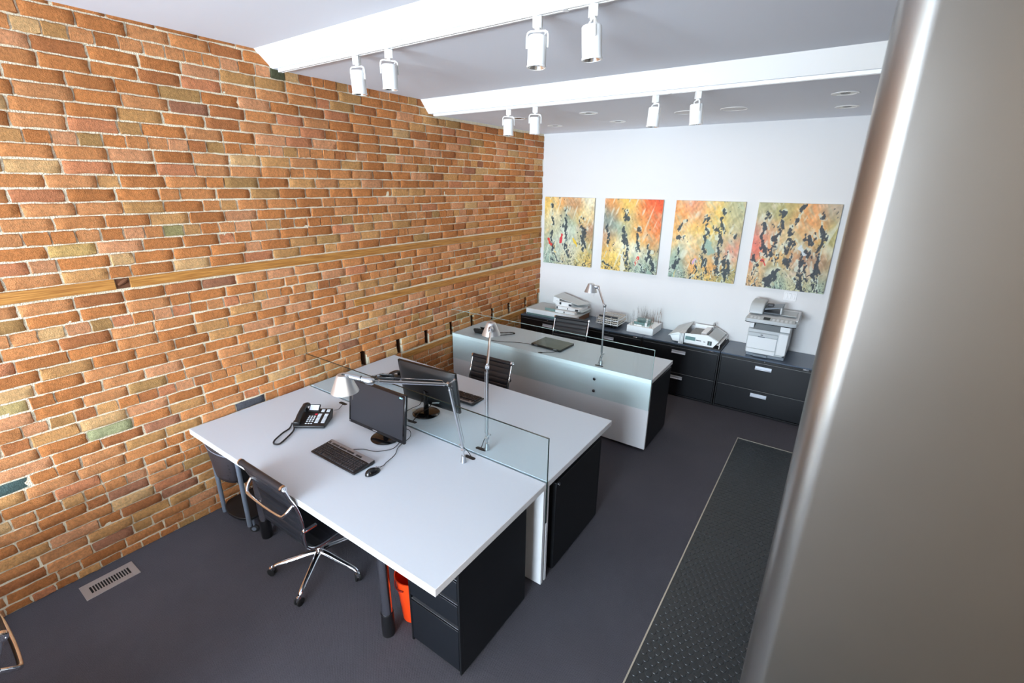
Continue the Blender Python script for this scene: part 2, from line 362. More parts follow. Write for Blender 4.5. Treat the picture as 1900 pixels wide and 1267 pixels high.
# ---------------------------------------------------------------- rubber runner inset in the carpet
RUB = mat('black_studded_rubber', (38, 44, 48), 0.40, bump=0.08, bscale=300)
mt = thing('rubber_mat', 'long black studded rubber floor runner with thin metal edging beside the grey carpet', 'floor mat', (3.5, 1.9, 0))
mm = MB(); mm.box(3.046, 4.3, -1.2, 4.930, 0.0, 0.003)
yy = 4.90; r_ = 0
while yy > 0.6:
    for i in range(14):
        x = 3.068 + i * 0.041 + (0.0205 if r_ % 2 else 0)
        v = []; 
        for rad, h in ((0.0165, 0.003), (0.0145, 0.0055)):
            for j in range(14): v.append((x + rad * math.cos(j * 2 * math.pi / 14), yy + rad * math.sin(j * 2 * math.pi / 14), h))
        mm.add(v, [(j, (j + 1) % 14, 14 + (j + 1) % 14, 14 + j) for j in range(14)] + [tuple(range(14, 28))])
    yy -= 0.0355; r_ += 1
mm.build('studded_sheet', RUB, mt, True, fix=False)
BRS = mat('brushed_nickel_strip', (190, 184, 170), 0.4, 0.7)
mm = MB(); mm.box(3.038, 3.046, -1.2, 4.938, 0, 0.006).box(3.046, 4.3, 4.930, 4.938, 0, 0.006)
mm.build('edge_strip', BRS, mt, True, smooth=False)
mm = MB(); 
for q in (1.52, 2.42, 3.32, 4.22): MB().box(3.046, 4.3, q, q + 0.0012, 0.003, 0.0036).build('seam', mat('seam_grey', (96, 100, 104), 0.6), mt, True, smooth=False)

# ---------------------------------------------------------------- steel clad column beside the camera
def steel_mat():
    m = bpy.data.materials.new('brushed_steel'); m.use_nodes = True; nt = m.node_tree; b = nt.nodes['Principled BSDF']
    b.inputs['Base Color'].default_value = lin((148, 146, 143)) + (1,); b.inputs['Metallic'].default_value = 0.9; b.inputs['Roughness'].default_value = 0.30
    tc = nt.nodes.new('ShaderNodeTexCoord'); n = nt.nodes.new('ShaderNodeTexNoise'); n.inputs['Scale'].default_value = 2.2; n.inputs['Detail'].default_value = 2
    nt.links.new(tc.outputs['Object'], n.inputs['Vector'])
    bp = nt.nodes.new('ShaderNodeBump'); bp.inputs['Strength'].default_value = 0.12; bp.inputs['Distance'].default_value = 0.05
    nt.links.new(n.outputs['Fac'], bp.inputs['Height']); nt.links.new(bp.outputs[0], b.inputs['Normal'])
    return m
STEEL = steel_mat()
pc = []; r_ = 0.045; X0, Y0 = 3.5195, 1.12
for i in range(13):
    a = R(180 + 90 * i / 12); pc.append((X0 + r_ + r_ * math.cos(a), Y0 + r_ + r_ * math.sin(a)))
pc += [(RX - 0.01, Y0), (RX - 0.01, 1.62), (X0, 1.62)]
pt_ = thing('steel_column', 'tall brushed steel clad column with rounded corner right beside the viewer', 'column', (3.9, 1.37, 0))
MB().prism(pc, 'z', 0.0065, 3.22).build('cladding', STEEL, pt_, True, angle=30)
MB().prism([(p[0] + (0.001 if p[0] < 3.9 else 0), p[1] - 0.0) for p in pc], 'z', 0.0, 0.0064).build('base_plate', BLK, pt_, True)

# ---------------------------------------------------------------- desks
TOP = 0.735; TH = 0.039
def edge_band(parent, x0, x1, y0, y1, front, back, right):
    m = MB(); e = 0.0022; z0, z1 = TOP - TH, TOP - 0.0012
    if front: m.box(x0, x1, y0 - e, y0 + 0.0002, z0, z1)
    if back: m.box(x0, x1, y1 - 0.0002, y1 + e, z0, z1)
    if right: m.box(x1 - 0.0002, x1 + e, y0 - (e if front else 0), y1 + (e if back else 0), z0, z1)
    return plabel(m.build('edge_band', LAMEDGE, parent, True, smooth=False), 'white edge band')
def grommet(parent, x, y, rz=0.0, L=0.075):
    m = MB(); pts = []
    for i in range(16):
        a = 2 * math.pi * i / 16; px = math.cos(a) * 0.015 + (L / 2 - 0.015) * (1 if math.cos(a) > 0 else -1); py = math.sin(a) * 0.015
        pts.append((x + px * math.cos(rz) - py * math.sin(rz), y + px * math.sin(rz) + py * math.cos(rz)))
    m.prism(pts, 'z', TOP - 0.004, TOP + 0.0009)
    return m.build('cable_grommet', BLK, parent, True)
def desk_leg(parent, x, y):
    m = MB(); m.cyl((x, y, 0.14), (x, y, TOP - TH - 0.01), 0.030, n=28, mi=0)
    l = m.build('leg', mat('polished_leg', (205, 210, 218), 0.24, 1.0), parent, True)
    MB().lathe([(0, 0), (0.034, 0), (0.036, 0.004), (0.036, 0.150), (0.031, 0.151)], (x, y, 0), n=28).build('foot_sleeve', BLK, l, True)
    MB().box(x - 0.06, x + 0.06, y - 0.06, y + 0.06, TOP - TH - 0.01, TOP - TH - 0.0005).build('mounting_plate', BLACKM, l, True, bevel=0.002)
dA = thing('desk', 'white desk nearest the viewer, with a chrome leg and a black monitor on top', 'desk', (1.21, 1.82, 0), 0, 'white laminate desks')
MB().box(0.038, 2.381, 1.3627, 2.2783, TOP - TH, TOP).build('desktop', LAMTOP, dA, True, bevel=0.0008); edge_band(dA, 0.038, 2.381, 1.3627, 2.2783, 1, 0, 1)
MB().box(0.05, 2.383, 2.2541, 2.2783, 0.004, TOP - TH - 0.0005).build('back_panel', LAM, dA, True, bevel=0.001)
desk_leg(dA, 0.585, 1.50); desk_leg(dA, 1.865, 1.49)
grommet(dA, 0.558, 2.236, 0.0, 0.085); grommet(dA, 1.850, 2.230, 0.0, 0.085)
dB = thing('desk', 'white desk in the middle, back to back with the nearest one behind the glass screen', 'desk', (1.21, 2.76, 0), 0, 'white laminate desks')
MB().box(0.038, 2.381, 2.2966, 3.2151, TOP - TH, TOP).build('desktop', LAMTOP, dB, True, bevel=0.0008); edge_band(dB, 0.038, 2.381, 2.2966, 3.2151, 0, 1, 1)
MB().box(0.05, 2.383, 2.2966, 2.318, 0.004, TOP - TH - 0.0005).build('back_panel', LAM, dB, True, bevel=0.001)
desk_leg(dB, 0.585, 3.09); desk_leg(dB, 1.865, 3.09)
grommet(dB, 1.213, 2.345, 0.1, 0.08); grommet(dB, 1.848, 2.349, 0.05, 0.085)
dC = thing('desk', 'white desk farthest away, with a laptop on top and a full height white front', 'desk', (1.19, 4.43, 0), 0, 'white laminate desks')
MB().box(0.012, 2.368, 4.1235, 4.7380, TOP - TH, TOP).build('desktop', LAMTOP, dC, True, bevel=0.0008); edge_band(dC, 0.012, 2.368, 4.1235, 4.7380, 1, 1, 1)
MB().box(0.012, 2.370, 4.1215, 4.146, 0.030, TOP - TH - 0.0005).build('front_panel', LAM, dC, True, bevel=0.001)
MB().box(0.012, 0.036, 4.15, 4.70, 0.0, TOP - TH - 0.0005).build('end_panel', LAM, dC, True, bevel=0.001)
grommet(dC, 1.838, 4.172, 0.0, 0.085); grommet(dC, 1.19, 4.150, 0.0, 0.05); grommet(dC, 0.528, 4.160, 0, 0.05)
dD = thing('desk', 'white desk outside the photograph, in front of the shop window', 'desk', (1.2, -0.8, 0), 0, 'white laminate desks')  # unseen desk, added to shade the front-left floor and lower brick
MB().box(0.05, 2.3, -1.25, -0.36, TOP - TH, TOP).build('desktop', LAMTOP, dD, True, bevel=0.0015)
MB().box(0.05, 2.3, -1.27, -1.25, 0.004, TOP - TH - 0.0005).build('back_panel', LAM, dD, True, bevel=0.001)
desk_leg(dD, 0.4, -0.5); desk_leg(dD, 1.9, -0.5)

# glass screens
def screen(label, x0, x1, y, zb, zt, th, bolts, edge):
    t = thing('glass_screen', label, 'glass partition', ((x0 + x1) / 2, y, zb), 0, 'glass desk screens')
    MB().box(x0, x1, y - th / 2, y + th / 2, zb, zt - 0.002).build('pane', GLASS, t, True, smooth=False)
    MB().box(x0, x1, y - th / 2, y + th / 2, zt - 0.0019, zt).box(x1 + 0.0001, x1 + 0.002, y - th / 2, y + th / 2, zb, zt).build('polished_edge', edge, t, True, smooth=False)
    for bx, bz in bolts:
        b = MB(); b.lathe([(0, 0.006), (0.008, 0.0055), (0.0145, 0.004), (0.0150, 0.0)], (bx, y - th / 2 - 0.0005, bz), (0, -1, 0), 24)
        bb = b.build('bolt', CHROME, t, True)
        MB().lathe([(0, 0.0075), (0.006, 0.007), (0.0065, 0.004)], (bx, y - th / 2 - 0.0005, bz), (0, -1, 0), 12).build('cap', BLK, bb, True)
screen('clear glass screen standing between the two back to back desks', 0.044, 2.384, 2.2874, 0.45, 1.0258, 0.010, [], GEDGE)
screen('clear glass screen bolted to the front of the farthest white desk', 0.012, 2.370, 4.1155, 0.436, 1.0224, 0.010, [(1.826, 0.616), (1.827, 0.493)], GEDGE2)

# ---------------------------------------------------------------- pedestals
def pedestal(label, x0, x1, yf, yb, zt, face, lock=None):
    # face = -1: drawers look toward -y, +1 toward +y
    t = thing('drawer_pedestal', label, 'drawer unit', ((x0 + x1) / 2, (yf + yb) / 2, 0), 0, 'black steel drawer pedestals')
    y_in = yf + 0.004 * (-face) * 1
    a, b = (yf + 0.022, yb) if face < 0 else (yb, yf - 0.022)
    m = MB(); m.box(x0, x1, a, b, 0.018, zt); m.box(x0 + 0.012, x1 - 0.012, a + 0.012, b - 0.012, 0.0, 0.018)
    m.box(x0, x0 + 0.012, min(yf, a) if face < 0 else b, a if face < 0 else yf, 0.018, zt)
    m.box(x1 - 0.012, x1, min(yf, a) if face < 0 else b, a if face < 0 else yf, 0.018, zt)
    m.build('case', BLACKM, t, True, bevel=0.0015)
    f0, f1 = (yf, yf + 0.02) if face < 0 else (yf - 0.02, yf)
    for z0, z1 in ((0.040, 0.305), (0.340, 0.462), (0.492, 0.610), (0.634, zt - 0.004)):
        d = MB(); d.box(x0 + 0.014, x1 - 0.014, f0, f1, z0, z1); dr = d.build('drawer', BLACKD, t, True, bevel=0.0015)
        if z1 < 0.62:
            MB().box(x0 + 0.014, x1 - 0.014, f0 + (0.003 if face < 0 else -0.0), f1 - (0 if face < 0 else 0.003), z1 + 0.006, z1 + 0.010).build('finger_pull', mat('drawer_lip_grey', (96, 98, 102), 0.3, 0.5), dr, True, bevel=0.001)
    if lock: MB().lathe([(0.006, 0.001), (0.010, 0.003), (0.010, 0)], lock, (1, 0, 0), 16).build('lock', CHROME, t, True)
pedestal('black steel drawer pedestal under the near right corner of the nearest desk', 2.010, 2.363, 1.529, 2.105, 0.680, -1)
pedestal('black steel drawer pedestal under the right end of the middle desk', 2.030, 2.385, 3.05, 2.400, 0.665, 1, (2.385, 2.435, 0.640))
pedestal('black steel drawer pedestal under the right end of the farthest desk', 2.010, 2.366, 4.735, 4.152, 0.668, 1)
MB

# ---------------------------------------------------------------- lateral filing cabinets
CH_ = 0.653
LABELW = mat('label_holder', (205, 212, 222), 0.35, 0.4)
cabs = [(0.014, 0.892, 'black two drawer lateral filing cabinet in the corner against the brick wall'),
        (0.895, 1.772, 'black two drawer lateral filing cabinet second from the brick wall, under the box with twigs'),
        (1.776, 2.652, 'black two drawer lateral filing cabinet under the angular roofed model'),
        (2.660, 3.560, 'black two drawer lateral filing cabinet carrying the printer')]
def filing(x0, x1, label):
    t = thing('filing_cabinet', label, 'filing cabinet', ((x0 + x1) / 2, 5.79, 0), 0, 'black lateral filing cabinets')
    y0, y1 = 5.5525, 6.045
    m = MB(); m.box(x0, x1, y0 + 0.018, y1, 0.03, CH_ - 0.016).box(x0 + 0.01, x1 - 0.01, y0 + 0.03, y1 - 0.01, 0, 0.03)
    m.box(x0, x0 + 0.014, y0, y0 + 0.018, 0.012, CH_ - 0.016).box(x1 - 0.014, x1, y0, y0 + 0.018, 0.012, CH_ - 0.016)
    m.box(x0 + 0.014, x1 - 0.014, y0 + 0.004, y0 + 0.018, 0.012, 0.026)
    m.build('case', BLACKM, t, True, bevel=0.0015)
    MB().box(x0, x1, y0 - 0.002, y1, CH_ - 0.0155, CH_).build('top', mat('cabinet_top_reflection', (80, 92, 108), 0.24, bump=0.06, bscale=500), t, True, bevel=0.002)  # white wall's reflection put into the colour of the black top
    MB().box(x0 + 0.014, x1 - 0.014, y0 + 0.001, y0 + 0.012, 0.610, CH_ - 0.018).build('top_rail', BLACKM, t, True, bevel=0.001)
    xc = (x0 + x1) / 2; xh = x0 + 0.436
    for z0, z1 in ((0.034, 0.290), (0.298, 0.604)):
        d = MB(); d.box(x0 + 0.016, x1 - 0.016, y0, y0 + 0.017, z0, z1); dr = d.build('drawer', BLACKD, t, True, bevel=0.002)
        MB().box(x0 + 0.016, x1 - 0.016, y0 - 0.002, y0 + 0.002, z1 + 0.0005, z1 + 0.004).build('bright_edge', mat('pale_steel_edge', (150, 150, 150), 0.3, 0.6), dr, True)  # paler grey strip along the drawer's upper edge
        h = MB(); zc = z1 - 0.052
        h.prism([(y0 - 0.0005, zc - 0.020), (y0 - 0.014, zc - 0.018), (y0 - 0.014, zc - 0.010), (y0 - 0.005, zc - 0.006), (y0 - 0.004, zc + 0.018), (y0 - 0.0005, zc + 0.020)], 'x', xh - 0.078, xh + 0.078)
        h.build('handle', LABELW, dr, True, bevel=0.001)
    MB().lathe([(0, 0.007), (0.007, 0.006), (0.009, 0.0)], (xh, y0 + 0.0005, 0.628), (0, -1, 0), 16).build('lock', CHROME, t, True)
    MB().box(x1 - 0.115, x1 - 0.065, y0 - 0.003, y0 + 0.0005, 0.622, 0.636).build('badge', CHROME, t, True, bevel=0.003)
for x0, x1, l in cabs: filing(x0, x1, l)

# ---------------------------------------------------------------- chairs
def chair(label, loc, rz):
    t = thing('office_chair', label, 'office chair', loc, rz, 'ribbed black office chairs on chrome bases')
    hw = 0.205
    prof = smooth_path([(0, 0.215, 0.350), (0, 0.16, 0.372), (0, 0.06, 0.365), (0, -0.08, 0.358), (0, -0.150, 0.372), (0, -0.190, 0.412)], 6)
    prof2 = smooth_path([(0, -0.190, 0.412), (0, -0.197, 0.470), (0, -0.192, 0.530), (0, -0.196, 0.600), (0, -0.214, 0.690), (0, -0.240, 0.765), (0, -0.262, 0.836)], 6)
    def sheet(pr, ribs, name):
        n = len(pr); L = [0]
        for i in range(1, n): L.append(L[-1] + (pr[i] - pr[i - 1]).length)
        N = ribs * 8; top = []; bot = []; 
        for i in range(N + 1):
            s_ = L[-1] * i / N; k = max(j for j in range(n) if L[j] <= s_ + 1e-9); k = min(k, n - 2)
            q = (s_ - L[k]) / max(1e-9, L[k + 1] - L[k]); p = pr[k].lerp(pr[k + 1], min(1, q)); tg = (pr[k + 1] - pr[k]).normalized(); nr = Vector((0, -tg.z, tg.y))
            ph = abs(math.sin(math.pi * i / 8)) ** 0.55; th = 0.0055 + 0.0036 * ph
            top.append(p + nr * th); bot.append(p - nr * th)
        loop = top + bot[::-1]; m = MB(); v = []; K = len(loop)
        xs = [-hw, -hw + 0.004, -hw / 2, 0, hw / 2, hw - 0.004, hw]
        cen = [(loop[i] + loop[K - 1 - i]) / 2 for i in range(K)]
        for xi, x in enumerate(xs):
            sc = 0.45 if xi in (0, len(xs) - 1) else 1
            for i in range(K): q = cen[i] + (loop[i] - cen[i]) * sc; v.append((x, q.y, q.z))
        f = [(a * K + i, a * K + (i + 1) % K, (a + 1) * K + (i + 1) % K, (a + 1) * K + i) for a in range(len(xs) - 1) for i in range(K)]
        h = N + 1
        for a in (0, len(xs) - 1):
            for i in range(N): f.append((a * K + i, a * K + i + 1, a * K + K - 2 - i, a * K + K - 1 - i))
        m.add(v, f); return m.build(name, LEATHER, t)
    sheet(prof, 7, 'seat'); back = sheet(prof2, 9, 'backrest')
    b = MB(); b.cyl((-hw - 0.006, -0.265, 0.842), (hw + 0.006, -0.265, 0.842), 0.0185, n=22); b.build('top_roll', LEATHER, t)
    for s_ in (-1, 1):
        x = s_ * (hw + 0.012)
        pts = [Vector((x, q.y, q.z)) for q in (prof[::2] + prof2[1::2])]
        fr = MB(); fr.tube(pts, 0.0088, 10); fr.build('side_frame', CHROME, t)
        e = MB(); e.lathe([(0, 0.004), (0.005, 0.004), (0.006, 0.0015), (0.010, 0.0015), (0.011, 0.004), (0.0145, 0.004), (0.019, 0.002), (0.0205, -0.012)], (s_ * (hw + 0.018), -0.265, 0.842), (s_, 0, 0), 22); e.build('end_cap', CHROME, t)
        p = MB(); p.box(min(x, x + s_ * 0.022), max(x, x + s_ * 0.022), -0.205, -0.12, 0.518, 0.534); p.build('arm_bracket', CHROME, t, bevel=0.005, seg=3)
    bw = smooth_path([(-hw - 0.012, -0.229, 0.714), (-hw - 0.006, -0.250, 0.694), (-hw + 0.012, -0.272, 0.666), (-hw + 0.045, -0.280, 0.655), (0, -0.284, 0.652), (hw - 0.045, -0.280, 0.655), (hw - 0.012, -0.272, 0.666), (hw + 0.006, -0.250, 0.694), (hw + 0.012, -0.229, 0.714)], 5)
    MB().tube(bw, 0.0095, 12).build('back_bow', CHROME, t)
    MB().cyl((0, 0, 0.105), (0, 0, 0.19), 0.024, 0.022).cyl((0, 0, 0.19), (0, 0, 0.30), 0.013).cyl((0, 0, 0.155), (0, 0, 0.16), 0.027).build('gas_lift', CHROME, t)
    u = MB(); u.box(-0.06, 0.06, -0.09, 0.09, 0.295, 0.33); u.build('tilt_mechanism', BLK, t, bevel=0.01)
    for y in (-0.1, 0.12): MB().tube([(-hw - 0.01, y, 0.352), (-0.07, y * 0.6, 0.322), (0.07, y * 0.6, 0.322), (hw + 0.01, y, 0.352)], 0.011, 10).build('spreader', ALU, t)
    return t
def star(t, a0, casters):
    for k in range(5):
        a = R(a0 + 72 * k); d = Vector((math.cos(a), math.sin(a), 0)); z = Vector((0, 0, 1))
        pts = smooth_path([d * 0.012 + z * 0.125, d * 0.07 + z * 0.118, d * 0.16 + z * 0.098, d * 0.235 + z * 0.082, d * 0.272 + z * 0.070, d * 0.288 + z * 0.052], 4)
        n = len(pts); rr = [0.020 - 0.008 * (i / n) for i in range(n)]
        lg = MB().tube(pts, rr, 12, upv=(0, 0, 1), flat=0.72).build('base_arm', CHROME, t)
        c = d * 0.286; ca = R(casters[k]); cdv = Vector((math.cos(ca), math.sin(ca), 0)); sd = Vector((-cdv.y, cdv.x, 0))
        hub = MB(); hub.cyl(c + z * 0.040, c + z * 0.066, 0.010); 
        hub.tube([c + cdv * 0.020 + z * 0.030, c + cdv * 0.012 + z * 0.048, c - cdv * 0.004 + z * 0.054], [0.012, 0.016, 0.012], 10)
        cas = hub.build('caster', CHROME, lg)
        w2 = MB(); wc = c + cdv * 0.010 + z * 0.0260
        for s_ in (-1, 1): w2.lathe([(0.004, 0.006), (0.020, 0.0065), (0.0255, 0.004), (0.0255, -0.004), (0.02, -0.0065), (0.004, -0.006)], wc + sd * s_ * 0.0125, sd, 20, closed=True)
        w2.build('wheel', RUBBER, lg)
c1 = chair('ribbed black leather office chair tucked under the nearest desk, seen from behind', (1.14, 1.56, 0), 0)
star(c1, 230, (200, 280, 330, 60, 120))
c2 = chair('ribbed black office chair behind the middle desk, in front of the far white desk', (1.09, 3.215, 0), R(182.5))
star(c2, 230, (200, 280, 330, 60, 120))
c3 = chair('ribbed black office chair behind the far desk, in front of the filing cabinets', (1.055, 4.872, 0), R(185.5))
star(c3, 230, (200, 280, 330, 60, 120))
c4 = chair('ribbed black office chair barely in view at the bottom left corner, chrome bow showing', (1.135, -0.008, 0), R(180))
star(c4, 230, (200, 280, 330, 60, 120))

# ---------------------------------------------------------------- trolley, bin, floor vent
t = thing('cpu_trolley', 'black perforated plastic trolley on grey tube legs under the nearest desk', 'trolley', (0.3, 1.53, 0))
def shell(u, v):
    # v height 0..1, u around 0..1 (front, bowed)
    z = 0.405 + 0.262 * v; bow = 1 - (2 * u - 1) ** 2; wd = 0.190 - 0.045 * (1 - v) ** 2
    return (0.275 + (2 * u - 1) * wd, 1.435 - 0.055 * bow ** 0.6 + 0.02 * (1 - v), z)
m = MB(); m.grid(shell, 18, 8)
PERF = mat('perforated_black_plastic', (40, 38, 42), 0.5)
nt = PERF.node_tree; b = nt.nodes['Principled BSDF']; tc = nt.nodes.new('ShaderNodeTexCoord'); vo = nt.nodes.new('ShaderNodeTexVoronoi'); vo.inputs['Scale'].default_value = 34; vo.inputs['Randomness'].default_value = 0.0
nt.links.new(tc.outputs['Object'], vo.inputs['Vector']); rp = nt.nodes.new('ShaderNodeValToRGB'); rp.color_ramp.elements[0].position = 0.20; rp.color_ramp.elements[0].color = (0.002, 0.002, 0.002, 1); rp.color_ramp.elements[1].position = 0.24; rp.color_ramp.elements[1].color = lin((48, 44, 48)) + (1,)
nt.links.new(vo.outputs['Distance'], rp.inputs[0]); nt.links.new(rp.outputs[0], b.inputs['Base Color'])
m.build('front_shell', PERF, t, True, solid=0.006)
m = MB(); m.box(0.09, 0.10, 1.44, 1.78, 0.42, 0.66).box(0.455, 0.465, 1.44, 1.78, 0.42, 0.66).box(0.09, 0.465, 1.44, 1.78, 0.405, 0.415); m.build('holder_tray', BLK, t, True, bevel=0.004)
m = MB(); m.tube([shell(i / 18, 0.86) for i in range(19)], 0.006, 8); m.build('rim_band', STEELP, t, True)
for (x, y) in ((0.462, 1.45), (0.155, 1.425)): MB().cyl((x, y, 0.06), (x, y, 0.66), 0.0145).build('tube_leg', STEELP, t, True)
sh = []
for i in range(25):
    a = R(180 + 180 * i / 24); sh.append((0.29 + 0.175 * math.cos(a), 1.50 + 0.095 * math.sin(a)))
sh += [(0.465, 1.80), (0.115, 1.80)]
MB().prism(sh, 'z', 0.095, 0.115).build('bottom_shelf', BLK, t, True, bevel=0.004)
for (x, y) in ((0.468, 1.475), (0.12, 1.475), (0.46, 1.76), (0.12, 1.76)):
    c_ = MB().lathe([(0.004, 0.010), (0.022, 0.011), (0.0290, 0.007), (0.0290, -0.007), (0.022, -0.011), (0.004, -0.010)], (x, y, 0.0290), (0.7, -0.7, 0), 22, closed=True).build('caster', RUBBER, t, True)
    MB().cyl((x, y, 0.045), (x, y, 0.095), 0.008).build('stem', STEELP, c_, True)
    MB().lathe([(0, 0.013), (0.014, 0.013), (0.016, 0.010)], (x, y, 0.029), (0.7, -0.7, 0), 16).build('hub_cap', STEELP, c_, True)
ORG = mat('orange_plastic', (244, 72, 22), 0.35)
t = thing('waste_bin', 'bright orange plastic waste bin under the nearest desk beside the drawer pedestal', 'bin', (1.893, 1.66, 0))
m = MB(); n = 32; prof = [(0.062, 0.0), (0.066, 0.004), (0.080, 0.16), (0.096, 0.30), (0.099, 0.302), (0.099, 0.306), (0.093, 0.306), (0.078, 0.16), (0.062, 0.010), (0.0, 0.010)]
m.lathe([(0.0, 0.0)] + prof, (1.893, 1.66, 0), n=40)
m.build('bucket', ORG, t, True)
m = MB(); rr = [Vector((1.893 + 0.0975 * math.cos(R(a)), 1.66 + 0.0975 * math.sin(R(a)), 0.262 - 0.016 * math.cos(R((a - 250) * 2.2)))) for a in range(215, 290, 5)]
m.tube(rr, 0.004, 6); m.build('grip_slot', mat('dark_red_slot', (140, 30, 16), 0.6), t, True)
t = thing('floor_vent', 'silver rectangular floor register with dark slots in the carpet by the brick wall', 'vent', (0.172, 0.726, 0))
BRN = mat('brushed_vent_metal', (176, 168, 164), 0.42, 0.4)
m = MB(); x0, x1, y0, y1 = 0.092, 0.248, 0.592, 0.860; a, b2, c_, d_ = 0.134, 0.206, 0.628, 0.826
m.box(x0, x1, y0, c_, 0, 0.005).box(x0, x1, d_, y1, 0, 0.005).box(x0, a, c_, d_, 0, 0.005).box(b2, x1, c_, d_, 0, 0.005); m.build('frame', BRN, t, True, bevel=0.0015)
m = MB(); m.box(a, b2, c_, d_, 0.0003, 0.0012); m.build('duct_opening', mat('vent_black', (6, 6, 6), 0.9), t, True)
m = MB(); n = 15
for i in range(1, n): y = c_ + (d_ - c_) * i / n; m.box(a, b2, y - 0.0025, y + 0.0025, 0.001, 0.0045)
m.build('slat', BRN, t, True)
# ---------------------------------------------------------------- desk items
def solid_wh(name, parent, mats, corners, z0, z1s, bevel=0.003):
    pass
class Frame:
    def __init__(s, c, yaw): s.c = Vector(c); s.a = R(yaw)
    def w(s, x, y, z=0): return Vector((s.c.x + x * math.cos(s.a) - y * math.sin(s.a), s.c.y + x * math.sin(s.a) + y * math.cos(s.a), s.c.z + z))
DT = 0.7362
def phone(label, loc, yaw, w_=0.215, d_=0.19, cord=None, line=None):
    t = thing('desk_phone', label, 'telephone', loc, R(yaw), 'black office telephones')
    m = MB(); hw = w_ / 2; hd = d_ / 2
    m.prism([(-hd, 0.004), (-hd, 0.022), (-hd + 0.01, 0.026), (hd - 0.03, 0.064), (hd, 0.066), (hd, 0.05), (hd - 0.03, 0.004)], 'x', -hw, hw)
    body = m.build('body', BLK, t, bevel=0.004)
    sl = lambda y: 0.026 + (y + hd - 0.01) / (d_ - 0.04) * 0.038
    BTN = mat('phone_button', (196, 202, 208), 0.5)
    def key(x, y, a, b, name='key', mt=BTN, h=0.003):
        m = MB(); m.prism([(y - b, sl(y - b) + 0.0002), (y - b, sl(y - b) + h), (y + b, sl(y + b) + h), (y + b, sl(y + b) + 0.0002)], 'x', x - a, x + a); return m.build(name, mt, t, bevel=0.0008, seg=1)
    for r_ in range(4):
        for c in range(3): key(-0.028 + c * 0.019, -0.050 + r_ * 0.017, 0.006, 0.0045)
    for c in range(3): key(-0.028 + c * 0.019, -0.072, 0.006, 0.003)
    for r_ in range(7): key(0.040, -0.062 + r_ * 0.014, 0.013, 0.0045); key(0.086, -0.062 + r_ * 0.014, 0.013, 0.0045)
    for r_ in range(3): key(0.048, 0.050 + r_ * 0.010, 0.012, 0.003); key(0.086, 0.050 + r_ * 0.010, 0.012, 0.003)
    plabel(key(0.012, 0.022, 0.009, 0.0055, 'release_key', mat('red_key', (190, 40, 60), 0.4)), 'red key')
    m = MB(); m.prism([(0.048, 0.066), (0.094, 0.098), (0.096, 0.092), (0.052, 0.058)], 'x', -0.058, 0.022); m.build('display_hood', BLK, t, bevel=0.002)
    m = MB(); m.prism([(0.054, 0.0715), (0.088, 0.0952), (0.0885, 0.0944), (0.0545, 0.0705)], 'x', -0.050, 0.014); m.build('display', mat('lcd_grey', (206, 216, 232), 0.25), t)
    h = MB(); xh = -hw + 0.026
    pts = smooth_path([(xh, -hd - 0.012, 0.044), (xh, -hd + 0.02, 0.056), (xh, -0.03, 0.078), (xh, 0.03, 0.096), (xh, 0.075, 0.100), (xh, hd + 0.010, 0.092)], 5)
    n = len(pts); rr = [0.0235 if (i < 5 or i > n - 7) else 0.019 for i in range(n)]; rr[0] = 0.014; rr[-1] = 0.014
    hs = h.tube(pts, rr, 14, upv=(0, 0, 1), flat=0.62).build('handset', BLK, t)
    MB().cyl((xh, -0.07, 0.028), (xh, -0.07, 0.052), 0.016).build('mouthpiece', BLK, hs)
    MB().cyl((xh, 0.065, 0.06), (xh, 0.065, 0.085), 0.016).build('earpiece', BLK, hs)
    if cord:
        inv = (Matrix.Translation(loc) @ Matrix.Rotation(R(yaw), 4, 'Z')).inverted()
        p = [inv @ Vector(q) for q in cord]; p = smooth_path(p, 22); m = MB()
        # coiled cord: a helix wound about the path
        hel = []; tt = 0
        for i, q in enumerate(p):
            tg = (p[min(i + 1, len(p) - 1)] - p[max(0, i - 1)]).normalized(); e1 = Vector((0, 0, 1)); e1 = (e1 - tg * e1.dot(tg)).normalized(); e2 = tg.cross(e1)
            for k in range(3): tt += 1.15; hel.append(q + (e1 * math.cos(tt) + e2 * math.sin(tt)) * 0.0042 + Vector((0, 0, 0)))
        m.tube(hel, 0.0022, 5); m.tube(p, 0.0030, 6); m.build('coiled_cord', BLK, t)
    if line:
        inv = (Matrix.Translation(loc) @ Matrix.Rotation(R(yaw), 4, 'Z')).inverted()
        MB().tube(smooth_path([inv @ Vector(q) for q in line], 6), 0.0018, 6).build('line_cord', BLK, t)
    return t
phone('black office telephone with lit display on the nearest desk, its curly cord looping forward', (0.655, 1.925, DT), 34.7, cord=[(0.587, 1.800, 0.765), (0.606, 1.765, 0.7450), (0.630, 1.70, 0.7450), (0.680, 1.615, 0.7450), (0.722, 1.592, 0.7450), (0.745, 1.615, 0.7450), (0.712, 1.682, 0.7450), (0.668, 1.751, 0.7450), (0.630, 1.785, 0.7450), (0.600, 1.800, 0.755)],
      line=[(0.665, 2.085, 0.77), (0.62, 2.15, 0.739), (0.585, 2.21, 0.7405), (0.575, 2.236, 0.7405)])
phone('black office telephone on the middle desk, beside the monitor seen from behind', (0.485, 2.745, DT), 205, cord=[(0.62, 2.83, 0.76), (0.60, 2.88, 0.7450), (0.52, 2.95, 0.7450), (0.46, 2.95, 0.7450), (0.47, 2.90, 0.7450), (0.57, 2.86, 0.7450), (0.635, 2.83, 0.755)])
